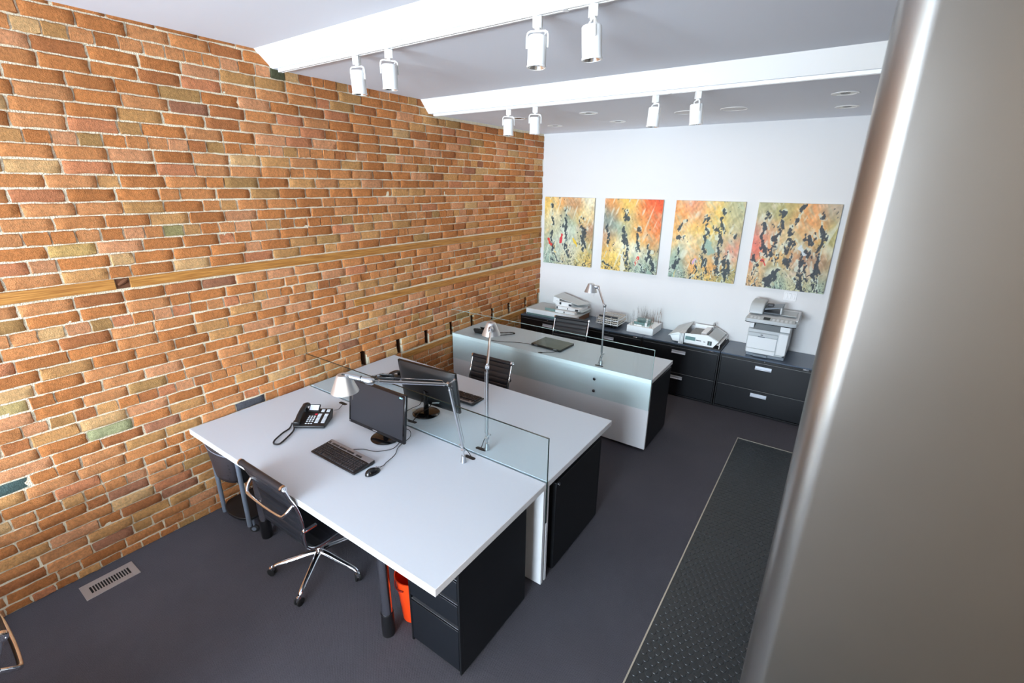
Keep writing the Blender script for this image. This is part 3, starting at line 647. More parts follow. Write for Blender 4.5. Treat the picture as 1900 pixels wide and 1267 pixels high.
phone('black office telephone on the far desk, partly behind a lamp shade', (0.33, 4.34, DT), 190, cord=[(0.42, 4.43, 0.76), (0.47, 4.42, 0.7450), (0.56, 4.50, 0.7450), (0.62, 4.51, 0.7450), (0.62, 4.47, 0.7450), (0.53, 4.35, 0.7450), (0.46, 4.32, 0.7450), (0.43, 4.42, 0.755)])

def keyboard(label, loc, yaw, w_=0.432, d_=0.158):
    t = thing('keyboard', label, 'keyboard', loc, R(yaw), 'black and silver keyboards')
    hw, hd = w_ / 2, d_ / 2
    MB().prism([(-hd, 0.002), (-hd, 0.012), (hd - 0.03, 0.021), (hd, 0.024), (hd, 0.006), (hd - 0.02, 0.0)], 'x', -hw, hw).build('base', BLK, t, bevel=0.004)
    z = lambda y: 0.0125 + (y + hd) / d_ * 0.0115
    MB().prism([(hd - 0.042, z(hd - 0.042)), (hd - 0.042, z(hd - 0.042) + 0.002), (hd - 0.002, z(hd) + 0.002), (hd - 0.002, z(hd))], 'x', -hw + 0.012, hw - 0.004).build('silver_panel', SILVER, t, bevel=0.001)
    k = MB(); kw = (w_ - 0.03) / 21.5
    def kk(x, y, a, b):
        zz = z(y); q = 0.72; k.add([(x - a, y - b, zz), (x + a, y - b, zz), (x + a, y + b, zz + 0.001), (x - a, y + b, zz + 0.001), (x - a * q, y - b * q, zz + 0.0075), (x + a * q, y - b * q, zz + 0.0075), (x + a * q, y + b * q, zz + 0.0085), (x - a * q, y + b * q, zz + 0.0085)], [(0, 3, 2, 1), (4, 5, 6, 7), (0, 1, 5, 4), (1, 2, 6, 5), (2, 3, 7, 6), (3, 0, 4, 7)])
    for r_ in range(5):
        y = -hd + 0.018 + r_ * 0.0188; c = 0
        while c < 21:
            if c in (15, 19 - 1) and False: c += 1; continue
            wd = 5 if (r_ == 0 and c == 4) else 1
            if c + wd > 21: wd = 1
            gap = 0.004 if c >= 15 else 0; gap += 0.004 if c >= 18 else 0
            kk(-hw + 0.016 + kw * (c + wd / 2) + gap, y, kw * wd / 2 - 0.001, 0.0084); c += wd
    k.build('keys', mat('key_black', (52, 51, 54), 0.3), t)
    xs = [-hw + 0.026] + [-hw + 0.062 + i * 0.0165 + (i // 4) * 0.008 for i in range(12)] + [-hw + 0.30 + i * 0.0165 for i in range(3)]
    for x in xs: y = hd - 0.031; MB().box(x - 0.007, x + 0.007, y - 0.006, y + 0.006, z(y), z(y) + 0.0055).build('function_key', mat('key_black', (52, 51, 54), 0.3), t)
    return t
keyboard('black and silver keyboard in front of the nearest monitor, beside the mouse', (1.208, 1.757, DT), 0.0)
keyboard('black and silver keyboard behind the glass screen, half hidden by the middle monitor', (1.195, 2.855, DT), 182)

t = thing('computer_mouse', 'shiny black computer mouse right of the keyboard on the nearest desk', 'mouse', (1.492, 1.762, DT), R(-8))
m = MB()
def mouse(u, v):
    a = u * 2 * math.pi; ph = v * math.pi / 2; x = math.cos(a) * math.cos(ph) * 0.029; y = math.sin(a) * math.cos(ph) * 0.050; x *= 1 - 0.12 * math.sin(a) * math.cos(ph)
    return (x, y, 0.001 + 0.033 * math.sin(ph) * (1 - 0.25 * math.sin(a) * math.cos(ph)))
m.grid(mouse, 28, 10); m.build('shell', BLKG, t)
MB().box(-0.0012, 0.0012, 0.008, 0.046, 0.020, 0.0255).cyl((-0.003, 0.026, 0.0245), (0.003, 0.026, 0.0245), 0.008, n=14).build('scroll_wheel', SILVER, t)
def cable(label, pts, r_=0.0022, name='cable', m_=None):
    o = MB().tube(smooth_path(pts, 6), r_, 8).build(name, m_ or BLK); return tag(o, label, 'cable')
Zc = DT + 0.0042
cable('thin black mouse cable curling from the mouse to behind the nearest monitor', [(1.492, 1.816, DT + 0.012), (1.485, 1.85, Zc), (1.474, 1.88, Zc), (1.451, 1.969, Zc), (1.405, 2.035, Zc), (1.385, 2.10, Zc), (1.37, 2.17, Zc), (1.335, 2.215, Zc), (1.293, 2.241, Zc), (1.25, 2.238, Zc)], name='mouse_cable')
cable('thin black keyboard cable running along the nearest desk under the monitor', [(1.195, 1.840, DT + 0.013), (1.20, 1.865, Zc), (1.24, 1.897, Zc), (1.306, 1.916, Zc), (1.354, 1.955, Zc), (1.385, 2.02, Zc), (1.345, 2.12, Zc), (1.28, 2.20, Zc)], name='keyboard_cable')

def monitor(label, c, yaw, w_, h_, tilt, back, base):
    # c: bottom centre of the bezel; back=-1 when the screen faces -y
    t = thing('monitor', label, 'monitor', (base[0], base[1], DT), 0, 'black flat screen monitors')
    F = Frame(c, yaw); ti = tilt
    def P(x, d, z):
        # d: depth behind screen face; lean back by ti
        yy = d * math.cos(ti) + z * math.sin(ti); zz = z * math.cos(ti) - d * math.sin(ti)
        return F.w(x * (1), (1 if back < 0 else -1) * yy, zz)
    def slab(x0, x1, d0, d1, z0, z1, name, mt, parent, bevel=0.002):
        m = MB(); m.add([P(x, d, z) for z in (z0, z1) for d in (d0, d1) for x in (x0, x1)], [(0, 1, 3, 2), (4, 6, 7, 5), (0, 4, 5, 1), (2, 3, 7, 6), (0, 2, 6, 4), (1, 5, 7, 3)]); return m.build(name, mt, parent, True, bevel=bevel)
    hw = w_ / 2
    bz = slab(-hw, hw, 0.0, 0.020, 0, h_, 'bezel', BLKG, t, 0.003)
    slab(-hw + 0.016, hw - 0.016, -0.0006, 0.0004, 0.024, h_ - 0.016, 'screen', mat('lcd_panel', (34, 35, 40), 0.33), t, 0)
    SB = mat('sticker_white', (220, 224, 226), 0.5)
    slab(-0.025, 0.018, -0.0012, 0.0002, 0.008, 0.015, 'badge', SILVER, t, 0)
    slab(-hw + 0.006, -hw + 0.018, -0.0012, 0.0002, 0.010, 0.015, 'badge', SILVER, t, 0)
    m = MB(); N = 12
    def bk(u, v):
        x = (2 * u - 1); z = v; e = max(0, 1 - abs(x) ** 5) * max(0, 1 - abs(2 * z - 1) ** 5)
        return P(x * (hw - 0.004), 0.020 + 0.028 * e ** 0.8, 0.004 + z * (h_ - 0.008))
    m.grid(bk, 24, 16); m.build('rear_cover', BLK, t, True, angle=60)
    zb = h_ * 0.42; pc = P(0, 0.045, zb); b0 = Vector((base[0], base[1], DT))
    tg = (Vector((pc.x, pc.y, 0)) - Vector((base[0], base[1], 0)))
    m = MB(); m.tube([Vector((base[0], base[1], DT + 0.012)), Vector((base[0] * 0.6 + pc.x * 0.4, base[1] * 0.6 + pc.y * 0.4, DT + 0.10)), pc], [0.026, 0.023, 0.026], 14, flat=0.55, upv=(0, 1, 0)); m.build('stand_neck', BLKG, t, True)
    m = MB(); m.lathe([(0, 0.014), (0.045, 0.013), (0.096, 0.008), (0.103, 0.003), (0.1, 0.0), (0, 0)], (base[0], base[1], DT), n=40); m.build('stand_foot', BLKG, t, True)
    return t, P
t, P = monitor('black flat screen monitor on the nearest desk, its dark screen facing the viewer', (1.195, 2.030, 0.7863), 0.5, 0.549, 0.329, 0.127, -1, (1.235, 2.085))
m = MB(); m.add([P(0.222, -0.0012, 0.300), P(0.236, -0.0012, 0.300), P(0.236, -0.0012, 0.309), P(0.222, -0.0012, 0.309)], [(0, 1, 2, 3)]).add([P(0.240, -0.0012, 0.300), P(0.247, -0.0012, 0.300), P(0.247, -0.0012, 0.309), P(0.240, -0.0012, 0.309)], [(0, 1, 2, 3)])
m.build('sticker', mat('sticker_cyan', (150, 214, 226), 0.4), t, True)
t, P = monitor('black flat screen monitor on the middle desk, turned with its back to the viewer', (1.2384, 2.535, 0.810), 3.4, 0.541, 0.327, 0.1355, 1, (1.200, 2.500))
m = MB(); m.add([P(-0.235, 0.022, 0.060), P(-0.165, 0.024, 0.060), P(-0.165, 0.024, 0.072), P(-0.235, 0.022, 0.072)], [(0, 1, 2, 3)])
cb = [P(0.06, 0.052, 0.060), P(0.05, 0.075, 0.045), P(0.02, 0.085, 0.01), Vector((1.205, 2.42, 0.77)), Vector((1.20, 2.385, Zc)), Vector((1.215, 2.35, Zc))]
MB().tube(smooth_path(cb, 6), 0.0032, 8).build('video_cable', BLK, t, True)
MB().tube(smooth_path([P(-0.05, 0.052, 0.060), P(-0.06, 0.075, 0.02), Vector((1.09, 2.46, 0.76)), Vector((1.066, 2.43, Zc)), Vector((1.10, 2.37, Zc)), Vector((1.16, 2.345, Zc)), Vector((1.19, 2.346, Zc))], 6), 0.0028, 8).build('power_cable', BLK, t, True)
m = MB(); c = P(0.085, 0.056, 0.062); m.tube([c + Vector((-0.03, 0, -0.008)), c + Vector((0.03, 0, 0.012))], 0.010, 6, flat=0.6); m.build('cable_plug', mat('plug_grey', (150, 160, 164), 0.4), t, True)
m = MB(); m.tube([(1.185, 2.405, 0.80), (1.165, 2.40, 0.785)], 0.012, 4, flat=0.7); tg_ = m.build('cable_tag', mat('tag_cream', (210, 205, 190), 0.6), t, True)

# ---------------------------------------------------------------- lamps
def lamp(label, base, elbow, head, sc, yaw_shade=0.0, cable_to=None, tip=0.0, reach=0.0):
    t = thing('desk_lamp', label, 'lamp', base, 0, 'jointed aluminium desk lamps')
    b0 = Vector(base); z = Vector((0, 0, 1)); j0 = b0 + z * 0.085; el = Vector(elbow); hd = Vector(head)
    MB().lathe([(0, 0.0), (0.0185, 0.0), (0.0185, 0.004), (0.013, 0.030), (0.0125, 0.045), (0.006, 0.047), (0.006, 0.085), (0, 0.086)], base, n=24).build('base_socket', ALU, t, True)
    def arm(a, b, name):
        d = (b - a).normalized(); L = (b - a).length; m = MB()
        sd = d.cross(z).normalized() if abs(d.z) < 0.98 else Vector((1, 0, 0)); q = sd.cross(d).normalized()
        m.cyl(a + d * 0.03, b - d * 0.035, 0.0085, n=16); m.cyl(a, a + d * 0.03, 0.006, n=10); m.cyl(b - d * 0.035, b, 0.006, n=10)
        m.cyl(a + d * 0.030, a + d * 0.036, 0.0098, n=16); m.cyl(b - d * 0.041, b - d * 0.035, 0.0098, n=16)
        a1 = m.build(name, ALU, t, True)
        off = q * 0.022
        w_ = MB().tube([a - off * 0.2 + d * 0.02, a + off + d * 0.05, b + off - d * 0.02], 0.0016, 6).build('tension_wire', CHROME, a1, True)
        return d, sd, q
    d1, s1, q1 = arm(j0, el, 'lower_arm'); d2, s2, q2 = arm(el, hd, 'upper_arm')
    m = MB(); m.cyl(el - s2 * 0.012, el + s2 * 0.012, 0.0125, n=18); m.cyl(el, el - d2 * 0.035 + q2 * 0.03, 0.0045, n=10); m.cyl(el - d2 * 0.035 + q2 * 0.03 - s2 * 0.006, el - d2 * 0.035 + q2 * 0.03 + s2 * 0.006, 0.006, n=10); m.build('elbow_joint', ALU, t, True)
    m = MB(); m.cyl(j0 - s1 * 0.010, j0 + s1 * 0.010, 0.011, n=18); m.cyl(j0, j0 + s1 * 0.02 + d1 * 0.03, 0.004, n=8); m.cyl(j0 + s1 * 0.017 + d1 * 0.03, j0 + s1 * 0.027 + d1 * 0.03, 0.006, n=10); m.build('base_joint', ALU, t, True)
    # head: barrel then cone shade, hanging open side down
    hz = Vector((math.cos(yaw_shade), math.sin(yaw_shade), 0)); br = hd + hz * 0.028
    m = MB(); m.lathe([(0, -0.022), (0.013, -0.022), (0.019, -0.014), (0.019, 0.014), (0.016, 0.02), (0.013, 0.034), (0.013, 0.055 + reach)], hd + hz * 0.01, (hz + z * 0.25).normalized(), 22); m.cyl(hd - s2 * 0.014, hd + s2 * 0.014, 0.0105, n=16)
    hh = m.build('head_joint', ALU, t, True)
    if reach: q_ = hd + (hz + z * 0.25).normalized() * 0.052; MB().cyl(q_, q_ + hz * 0.004, 0.0145, n=20).build('joint_ring', BLK, hh, True)
    ax = (-z + hz * tip).normalized(); sc_ = hd + hz * (0.055 * sc + 0.022 + reach) + z * 0.036 * sc
    m = MB(); r1, r2, hgt = 0.036 * sc, 0.072 * sc, 0.098 * sc
    pr = [(0.012 * sc, -0.001), (r1 - 0.004, -0.001), (r1, 0.003)] + [(r1 + (r2 - r1) * (i / 8), 0.003 + (hgt - 0.008) * i / 8) for i in range(1, 9)] + [(r2 + 0.002 * sc, hgt), (r2 + 0.0005, hgt), (r2 - 0.0015, hgt - 0.006)] + [(r1 + (r2 - r1) * (i / 8) - 0.002, 0.005 + (hgt - 0.008) * i / 8) for i in range(7, -1, -1)] + [(0.012 * sc, 0.003)]
    m.lathe(pr, sc_, ax, 40, closed=True); sh_ = m.build('lamp_shade', mat('shade_aluminium', (214, 217, 220), 0.34, 0.85), t, True)
    m = MB(); m.lathe([(0, 0.012), (0.012, 0.012), (0.022, 0.045), (0.028, 0.062), (0.02, 0.085), (0, 0.09)], sc_, ax, 20); m.build('bulb', mat('lamp_bulb', (240, 238, 230), 0.3), sh_, True)
    e = sc_ + ax * (hgt - 0.01) - hz * 0.0 ; MB().tube([e + hz * (-r2 * 0.6), e + hz * (-r2 * 0.6) + ax * 0.055 + hz * 0.006], 0.0018, 6).build('switch_stalk', ALU, sh_, True)
    if cable_to:
        MB().tube(smooth_path([j0 + Vector((0, 0, 0.02)), (j0 + Vector(cable_to)) / 2 + Vector((0, 0, 0.02)), Vector(cable_to)], 8), 0.0024, 8).build('lamp_cable', BLK, t, True)
    return t
lamp('aluminium jointed desk lamp on the nearest desk, its arm reaching left over the monitor', (1.852, 2.167, DT), (1.850, 2.060, 1.297), (1.733, 1.632, 1.438), 0.92, R(215), (1.865, 2.228, 0.7450), reach=0.066)
lamp('aluminium jointed desk lamp on the middle desk, behind the glass screen, pointing away', (1.883, 2.366, DT), (1.889, 2.366, 1.312), (1.60, 2.78, 1.395), 0.92, R(125), (1.848, 2.349, 0.7450))
lamp('aluminium jointed desk lamp on the far desk, standing out against the white wall', (1.838, 4.212, DT), (1.831, 4.215, 1.312), (1.612, 4.528, 1.412), 0.86, R(205), (1.825, 4.172, 0.7450))

# ---------------------------------------------------------------- laptop
t = thing('laptop', 'closed dark laptop lying on the far desk beside the lamp', 'laptop', (1.18, 4.42, DT), R(-3))
MB().box(-0.185, 0.185, -0.14, 0.14, 0.002, 0.017).build('base', BLK, t, bevel=0.005)
MB().box(-0.185, 0.185, -0.14, 0.14, 0.0175, 0.026).build('lid', mat('laptop_lid', (92, 92, 86), 0.25, 0.5), t, bevel=0.004)
for x in (-0.12, 0.12): MB().box(x - 0.02, x + 0.02, -0.144, -0.1395, 0.012, 0.022).build('hinge', SILVER, t, bevel=0.002)
cable('black laptop power cable running along the far desk to its left edge', [(1.0, 4.30, 0.745), (0.95, 4.30, Zc), (0.825, 4.268, Zc), (0.69, 4.195, Zc), (0.60, 4.165, Zc), (0.528, 4.158, Zc)], 0.0028, 'laptop_cable')
cable('short black adapter cable below the laptop on the far desk', [(1.325, 4.283, 0.745), (1.30, 4.235, Zc), (1.25, 4.195, Zc), (1.22, 4.165, Zc), (1.19, 4.152, Zc)], 0.0026, 'adapter_cable')
# ---------------------------------------------------------------- printer
PW = mat('printer_white', (222, 226, 228), 0.4); PG = mat('printer_grey', (112, 122, 132), 0.4); PL = mat('printer_light_grey', (186, 192, 194), 0.4)
t = thing('printer', 'grey and white multifunction laser printer with a document feeder on the filing cabinets', 'printer', (3.08, 5.82, CH_))
z = CH_ + 0.001
x0, x1, y0, y1 = 2.885, 3.262, 5.60, 6.02
MB().box(x0 + 0.01, x1 - 0.005, y0 + 0.02, y1, z, z + 0.035).build('foot_base', PG, t, True, bevel=0.006)
m = MB(); m.prism([(x0, z + 0.05), (x0 + 0.012, z + 0.036), (x1 - 0.03, z + 0.036), (x1, z + 0.07), (x1, z + 0.30), (x0 - 0.004, z + 0.30)], 'y', y0 + 0.008, y1 - 0.01); m.build('body', PL, t, True, bevel=0.006)
m = MB(); m.box(x0 + 0.006, 3.165, y0 - 0.004, y0 + 0.01, z + 0.094, z + 0.225); m.build('front_door', PW, t, True, bevel=0.003)
dr = MB().box(x0 + 0.008, 3.165, y0 - 0.003, y0 + 0.01, z + 0.042, z + 0.088).build('paper_tray', PW, t, True, bevel=0.004)
MB().box(2.965, 3.10, y0 - 0.006, y0 + 0.012, z + 0.006, z + 0.032).build('tray_grip', PG, dr, True, bevel=0.004)
MB().box(3.172, x1 - 0.002, y0 - 0.003, y0 + 0.01, z + 0.060, z + 0.292).build('side_cover', PW, t, True, bevel=0.006)
m = MB(); m.prism([(y0 - 0.004, z + 0.230), (y0 - 0.004, z + 0.262), (y0 + 0.05, z + 0.300), (y0 + 0.09, z + 0.300), (y0 + 0.09, z + 0.230)], 'x', x0 + 0.003, 3.168); m.build('upper_front', PL, t, True, bevel=0.003)
MB().box(2.985, 3.05, y0 - 0.006, y0 + 0.004, z + 0.222, z + 0.232).build('door_latch', PG, t, True, bevel=0.002)
MB().box(3.008, 3.030, y0 - 0.0055, y0 + 0.002, z + 0.244, z + 0.252).build('badge', DKG, t, True)
MB().box(x0 + 0.0, x0 + 0.04, y0 + 0.05, y1 - 0.01, z + 0.30, z + 0.385).build('left_pillar', PW, t, True, bevel=0.004)
MB().box(3.172, x1, y0 + 0.035, y1 - 0.01, z + 0.30, z + 0.385).build('right_pillar', PW, t, True, bevel=0.004)
MB().box(x0 + 0.04, 3.172, y0 + 0.16, y1 - 0.01, z + 0.30, z + 0.385).build('output_bay', BLK, t, True)
m = MB(); m.prism([(y0 + 0.02, z + 0.302), (y0 + 0.16, z + 0.302), (y0 + 0.16, z + 0.345), (y0 + 0.05, z + 0.308)], 'x', x0 + 0.045, 3.168); m.build('output_tray', PL, t, True, bevel=0.002)
m = MB()
for i in range(4): m.box(x0 + 0.07 + i * 0.058, x0 + 0.095 + i * 0.058, y0 + 0.12, y0 + 0.17, z + 0.345, z + 0.365)
m.build('exit_roller', DKG, t, True, bevel=0.004)
sx0, sx1 = 2.842, 3.322
m = MB(); m.prism([(sx0 + 0.02, 5.535), (sx1 - 0.05, 5.535), (sx1 - 0.012, 5.56), (sx1, 5.62), (sx1, 6.01), (sx0, 6.01), (sx0, 5.56)], 'z', z + 0.385, z + 0.425); sb = m.build('scanner_bed', PL, t, True, bevel=0.006)
MB().prism([(sx0 + 0.02, 5.536), (sx1 - 0.05, 5.536), (sx1 - 0.012, 5.561), (sx0, 5.561)], 'z', z + 0.381, z + 0.3885).build('lower_lip', BLK, t, True)
cp = MB().prism([(5.538, z + 0.424), (5.625, z + 0.440), (5.625, z + 0.424)], 'x', sx0 + 0.008, sx1 - 0.03).build('control_panel', PL, t, True, bevel=0.001)
def onp(x0_, x1_, a, b, name, mt_, h=0.003):
    f = lambda y: z + 0.424 + (y - 5.538) / 0.087 * 0.016
    MB().prism([(a, f(a) + 0.0004), (a, f(a) + h), (b, f(b) + h), (b, f(b) + 0.0004)], 'x', x0_, x1_).build(name, mt_, cp, True, bevel=0.0008, seg=1)
onp(3.008, 3.068, 5.548, 5.610, 'display', mat('printer_lcd', (52, 54, 60), 0.2))
for i in range(3):
    for j in range(2): onp(2.885 + i * 0.035, 2.905 + i * 0.035, 5.555 + j * 0.028, 5.570 + j * 0.028, 'button', PW)
for i in range(5):
    for j in range(3): onp(3.09 + i * 0.038, 3.112 + i * 0.038, 5.552 + j * 0.020, 5.563 + j * 0.020, 'button', PW)
m = MB(); m.prism([(5.635, z + 0.426), (5.625, z + 0.437), (6.0, z + 0.462), (6.0, z + 0.426)], 'x', sx0 + 0.01, sx1 - 0.008); m.build('scanner_lid', PW, t, True, bevel=0.006)
m = MB(); m.prism([(5.64, z + 0.455), (5.65, z + 0.500), (5.70, z + 0.548), (5.76, z + 0.562), (5.93, z + 0.562), (5.96, z + 0.54), (5.96, z + 0.455)], 'x', sx0 + 0.012, 2.985); m.build('feeder_housing', PL, t, True, bevel=0.012, seg=3)
m = MB(); m.prism([(2.985, z + 0.505), (3.15, z + 0.540), (3.155, z + 0.532), (2.985, z + 0.488)], 'y', 5.72, 5.93); m.build('input_tray', PG, t, True, bevel=0.003)
MB().box(3.00, 3.06, 5.80, 5.84, z + 0.515, z + 0.545).build('paper_guide', DKG, t, True, bevel=0.006)
m = MB(); m.box(2.99, 3.14, 5.69, 5.95, z + 0.463, z + 0.470); m.build('feeder_output', PG, t, True, bevel=0.003)
m = MB(); m.box(3.135, 3.15, 5.70, 5.94, z + 0.468, z + 0.536); m.build('tray_support', PL, t, True, bevel=0.004)
m = MB(); m.box(3.16, 3.29, 5.70, 5.93, z + 0.460, z + 0.466); m.build('lid_inset', PL, t, True, bevel=0.002)

# ---------------------------------------------------------------- architectural models
MW = mat('model_card_white', (244, 245, 246), 0.8); MG = mat('model_card_grey', (200, 205, 206), 0.8); WD = mat('model_dark_wood', (108, 74, 52), 0.6, noise=0.25, nscale=40); BALSA = mat('model_balsa', (222, 212, 198), 0.7, noise=0.1, nscale=60); MGL = mat('model_acrylic', (170, 205, 204), 0.1, 0, 0.6)
z = CH_ + 0.001
t = thing('architectural_model', 'white card model of a stepped house with tilted roof, in the corner', 'model', (0.48, 5.82, z), 0, 'white architectural models')
m = MB(); m.box(0.062, 0.862, 5.612, 5.632, z, z + 0.080); m.build('base_front', MW, t, True, bevel=0.001)
MB().box(0.062, 0.862, 5.632, 6.02, z + 0.066, z + 0.080).build('base_top', MG, t, True)
MB().box(0.075, 0.862, 5.603, 5.6118, z, z + 0.022).build('acrylic_plinth', MGL, t, True)
MB().box(0.72, 0.862, 5.66, 5.97, z, z + 0.066).build('wooden_block', WD, t, True, bevel=0.002)
MB().box(0.84, 0.861, 5.633, 5.70, z + 0.03, z + 0.062).build('paper_block', MW, t, True)
zz = z + 0.080
m = MB(); m.box(0.500, 0.795, 5.66, 5.93, zz, zz + 0.032).box(0.485, 0.84, 5.70, 5.96, zz + 0.040, zz + 0.078)
m.box(0.455, 0.70, 5.74, 5.98, zz + 0.078, zz + 0.135); m.build('house_volumes', MW, t, True, bevel=0.0008)
m = MB(); m.box(0.66, 0.85, 5.80, 6.00, zz + 0.078, zz + 0.083).box(0.70, 0.875, 5.74, 5.98, zz + 0.030, zz + 0.037); m.build('terraces', MG, t, True)
rf = MB(); rf.add([(0.405, 5.76, zz + 0.190), (0.80, 5.74, zz + 0.125), (0.875, 5.93, zz + 0.118), (0.44, 5.99, zz + 0.205), (0.405, 5.76, zz + 0.184), (0.80, 5.74, zz + 0.119), (0.875, 5.93, zz + 0.112), (0.44, 5.99, zz + 0.199)], [(0, 1, 2, 3), (4, 7, 6, 5), (0, 4, 5, 1), (1, 5, 6, 2), (2, 6, 7, 3), (3, 7, 4, 0)]); rf.build('tilted_roof', MG, t, True)
m = MB(); m.prism([(0.40, zz + 0.10), (0.50, zz + 0.085), (0.50, zz + 0.168), (0.408, zz + 0.186)], 'y', 5.765, 5.775); m.build('side_wall', MW, t, True)
m = MB(); m.box(0.518, 0.545, 5.735, 5.7395, zz + 0.095, zz + 0.125).box(0.66, 0.70, 5.735, 5.7395, zz + 0.088, zz + 0.115).box(0.495, 0.515, 5.696, 5.6995, zz + 0.045, zz + 0.072).box(0.63, 0.645, 5.656, 5.6595, zz + 0.006, zz + 0.026).box(0.66, 0.672, 5.696, 5.6995, zz + 0.05, zz + 0.07).box(0.78, 0.825, 5.696, 5.6995, zz + 0.044, zz + 0.07); m.build('window_openings', DKG, t, True)
MB().box(0.33, 0.50, 5.67, 5.672, zz, zz + 0.035).build('acrylic_fence', MGL, t, True)

t = thing('architectural_model', 'small open frame stick model on a dark stand beside the corner model', 'model', (1.27, 5.8, z), 0, 'white architectural models')
MB().box(1.19, 1.38, 5.66, 5.88, z, z + 0.006).box(1.175, 1.40, 5.64, 5.90, z + 0.030, z + 0.038).box(1.22, 1.25, 5.68, 5.86, z + 0.006, z + 0.030).box(1.33, 1.36, 5.68, 5.86, z + 0.006, z + 0.030).build('stand', BLK, t, True, bevel=0.001)
for k in range(4):
    h = z + 0.050 + 0.024 * k; s_ = 0.006 * k; m = MB()
    for y in (5.625 + s_, 5.93 - s_): m.box(1.12 + s_, 1.42 - s_, y, y + 0.006, h, h + 0.008)
    for x in (1.12 + s_, 1.415 - s_): m.box(x, x + 0.006, 5.625 + s_, 5.93 - s_, h, h + 0.008)
    for i in range(9): x = 1.15 + i * 0.030; m.box(x, x + 0.003, 5.63 + s_, 5.93 - s_, h + 0.002, h + 0.005)
    m.build('deck', BALSA if k % 2 else MW, t, True)
m = MB()
for x in (1.125, 1.22, 1.32, 1.412):
    for y in (5.63, 5.92): m.box(x, x + 0.004, y, y + 0.004, z + 0.038, z + 0.15)
m.build('posts', MW, t, True)
m = MB()
for i in range(9): m.box(1.17 + i * 0.024, 1.184 + i * 0.024, 5.648, 5.652, z + 0.130, z + 0.144)
m.box(1.15, 1.40, 5.652, 5.656, z + 0.118, z + 0.155); m.build('window_band', [DKG], t, True)

t = thing('architectural_model', 'white box shaped model base topped by a glass house and thin bare twigs', 'model', (1.7, 5.83, z), 0, 'white architectural models')
MB().box(1.530, 1.858, 5.652, 5.985, z, z + 0.085).build('base_box', MW, t, True, bevel=0.001)
zz = z + 0.085
MB().box(1.575, 1.78, 5.70, 5.90, zz, zz + 0.006).build('inner_deck', mat('model_pale_green', (176, 200, 196), 0.5), t, True)
m = MB(); m.box(1.585, 1.76, 5.72, 5.724, zz, zz + 0.038).box(1.585, 1.76, 5.86, 5.864, zz, zz + 0.05).box(1.756, 1.76, 5.72, 5.86, zz, zz + 0.045).box(1.585, 1.77, 5.80, 5.90, zz + 0.045, zz + 0.050); m.build('glass_house', MGL, t, True)
MB().box(1.738, 1.764, 5.69, 5.705, zz, zz + 0.048).build('white_pier', MW, t, True)
MB().box(1.60, 1.70, 5.69, 5.705, zz, zz + 0.012).build('low_wall', MW, t, True)
MB().box(1.715, 1.735, 5.80, 5.82, zz, zz + 0.07).build('chimney', MW, t, True)
TW = [mat('twig_brown', (132, 98, 74), 0.8), mat('twig_grey', (150, 144, 140), 0.8)]
rr = random.Random(5)
for i in range(44):
    x = 1.545 + rr.random() ** 1.0 * 0.30; y = rr.choice([rr.uniform(5.665, 5.70), rr.uniform(5.89, 5.975), rr.uniform(5.89, 5.975)])
    h = rr.uniform(0.09, 0.20); dx, dy = rr.uniform(-0.02, 0.02), rr.uniform(-0.01, 0.01); m = MB()
    m.tube([(x, y, zz), (x + dx * 0.4, y + dy, zz + h * 0.5), (x + dx, y + dy, zz + h)], [0.0019, 0.0014, 0.0007], 5)
    for q in range(3): s_ = rr.uniform(0.4, 0.8); m.tube([(x + dx * s_, y + dy * s_, zz + h * s_), (x + dx * s_ + rr.uniform(-0.018, 0.018), y + dy * s_, zz + h * (s_ + 0.2))], [0.0008, 0.0004], 4)
    m.build('twig', TW[0] if x > 1.76 else TW[1], t, True)

t = thing('architectural_model', 'large white card model of a low building with angular grey roofs and a striped tower', 'model', (2.36, 5.82, z), 0, 'white architectural models')
def poly3(name, pts, faces, mt_): MB().add(pts, faces).build(name, mt_, t, True, smooth=False)
MB().box(2.19, 2.645, 5.570, 6.03, z, z + 0.012).build('base_board', BLK, t, True)
yf, yb = 5.600, 6.00; b0 = z + 0.012
def ext(name, poly, mt_, a=yf, b=yb): MB().prism(poly, 'y', a, b).build(name, mt_, t, True, smooth=False)
ext('front_wall', [(2.215, b0), (2.56, b0), (2.615, z + 0.088), (2.505, z + 0.142), (2.26, z + 0.124), (2.16, z + 0.118), (2.065, z + 0.075), (2.085, z + 0.065), (2.115, b0)], MW, yf, yf + 0.010)
ext('rear_wall', [(2.215, b0), (2.56, b0), (2.615, z + 0.088), (2.505, z + 0.142), (2.26, z + 0.124), (2.16, z + 0.118), (2.065, z + 0.075), (2.115, b0)], MW, yb - 0.010, yb)
MB().add([(2.612, yf - 0.004, z + 0.086), (2.500, yf - 0.004, z + 0.145), (2.500, yb, z + 0.145), (2.612, yb, z + 0.086), (2.612, yf - 0.004, z + 0.080), (2.500, yf - 0.004, z + 0.139), (2.500, yb, z + 0.139), (2.612, yb, z + 0.080)], [(0, 1, 2, 3), (7, 6, 5, 4), (0, 4, 5, 1), (1, 5, 6, 2), (2, 6, 7, 3), (3, 7, 4, 0)]).build('right_roof', MG, t, True, smooth=False)
MB().add([(2.060, yf - 0.004, z + 0.072), (2.235, yf - 0.004, z + 0.118), (2.235, yb, z + 0.165), (2.060, yb, z + 0.085), (2.060, yf - 0.004, z + 0.066), (2.235, yf - 0.004, z + 0.112), (2.235, yb, z + 0.159), (2.060, yb, z + 0.079)], [(0, 3, 2, 1), (4, 5, 6, 7), (0, 1, 5, 4), (1, 2, 6, 5), (2, 3, 7, 6), (3, 0, 4, 7)]).build('left_roof', MG, t, True, smooth=False)
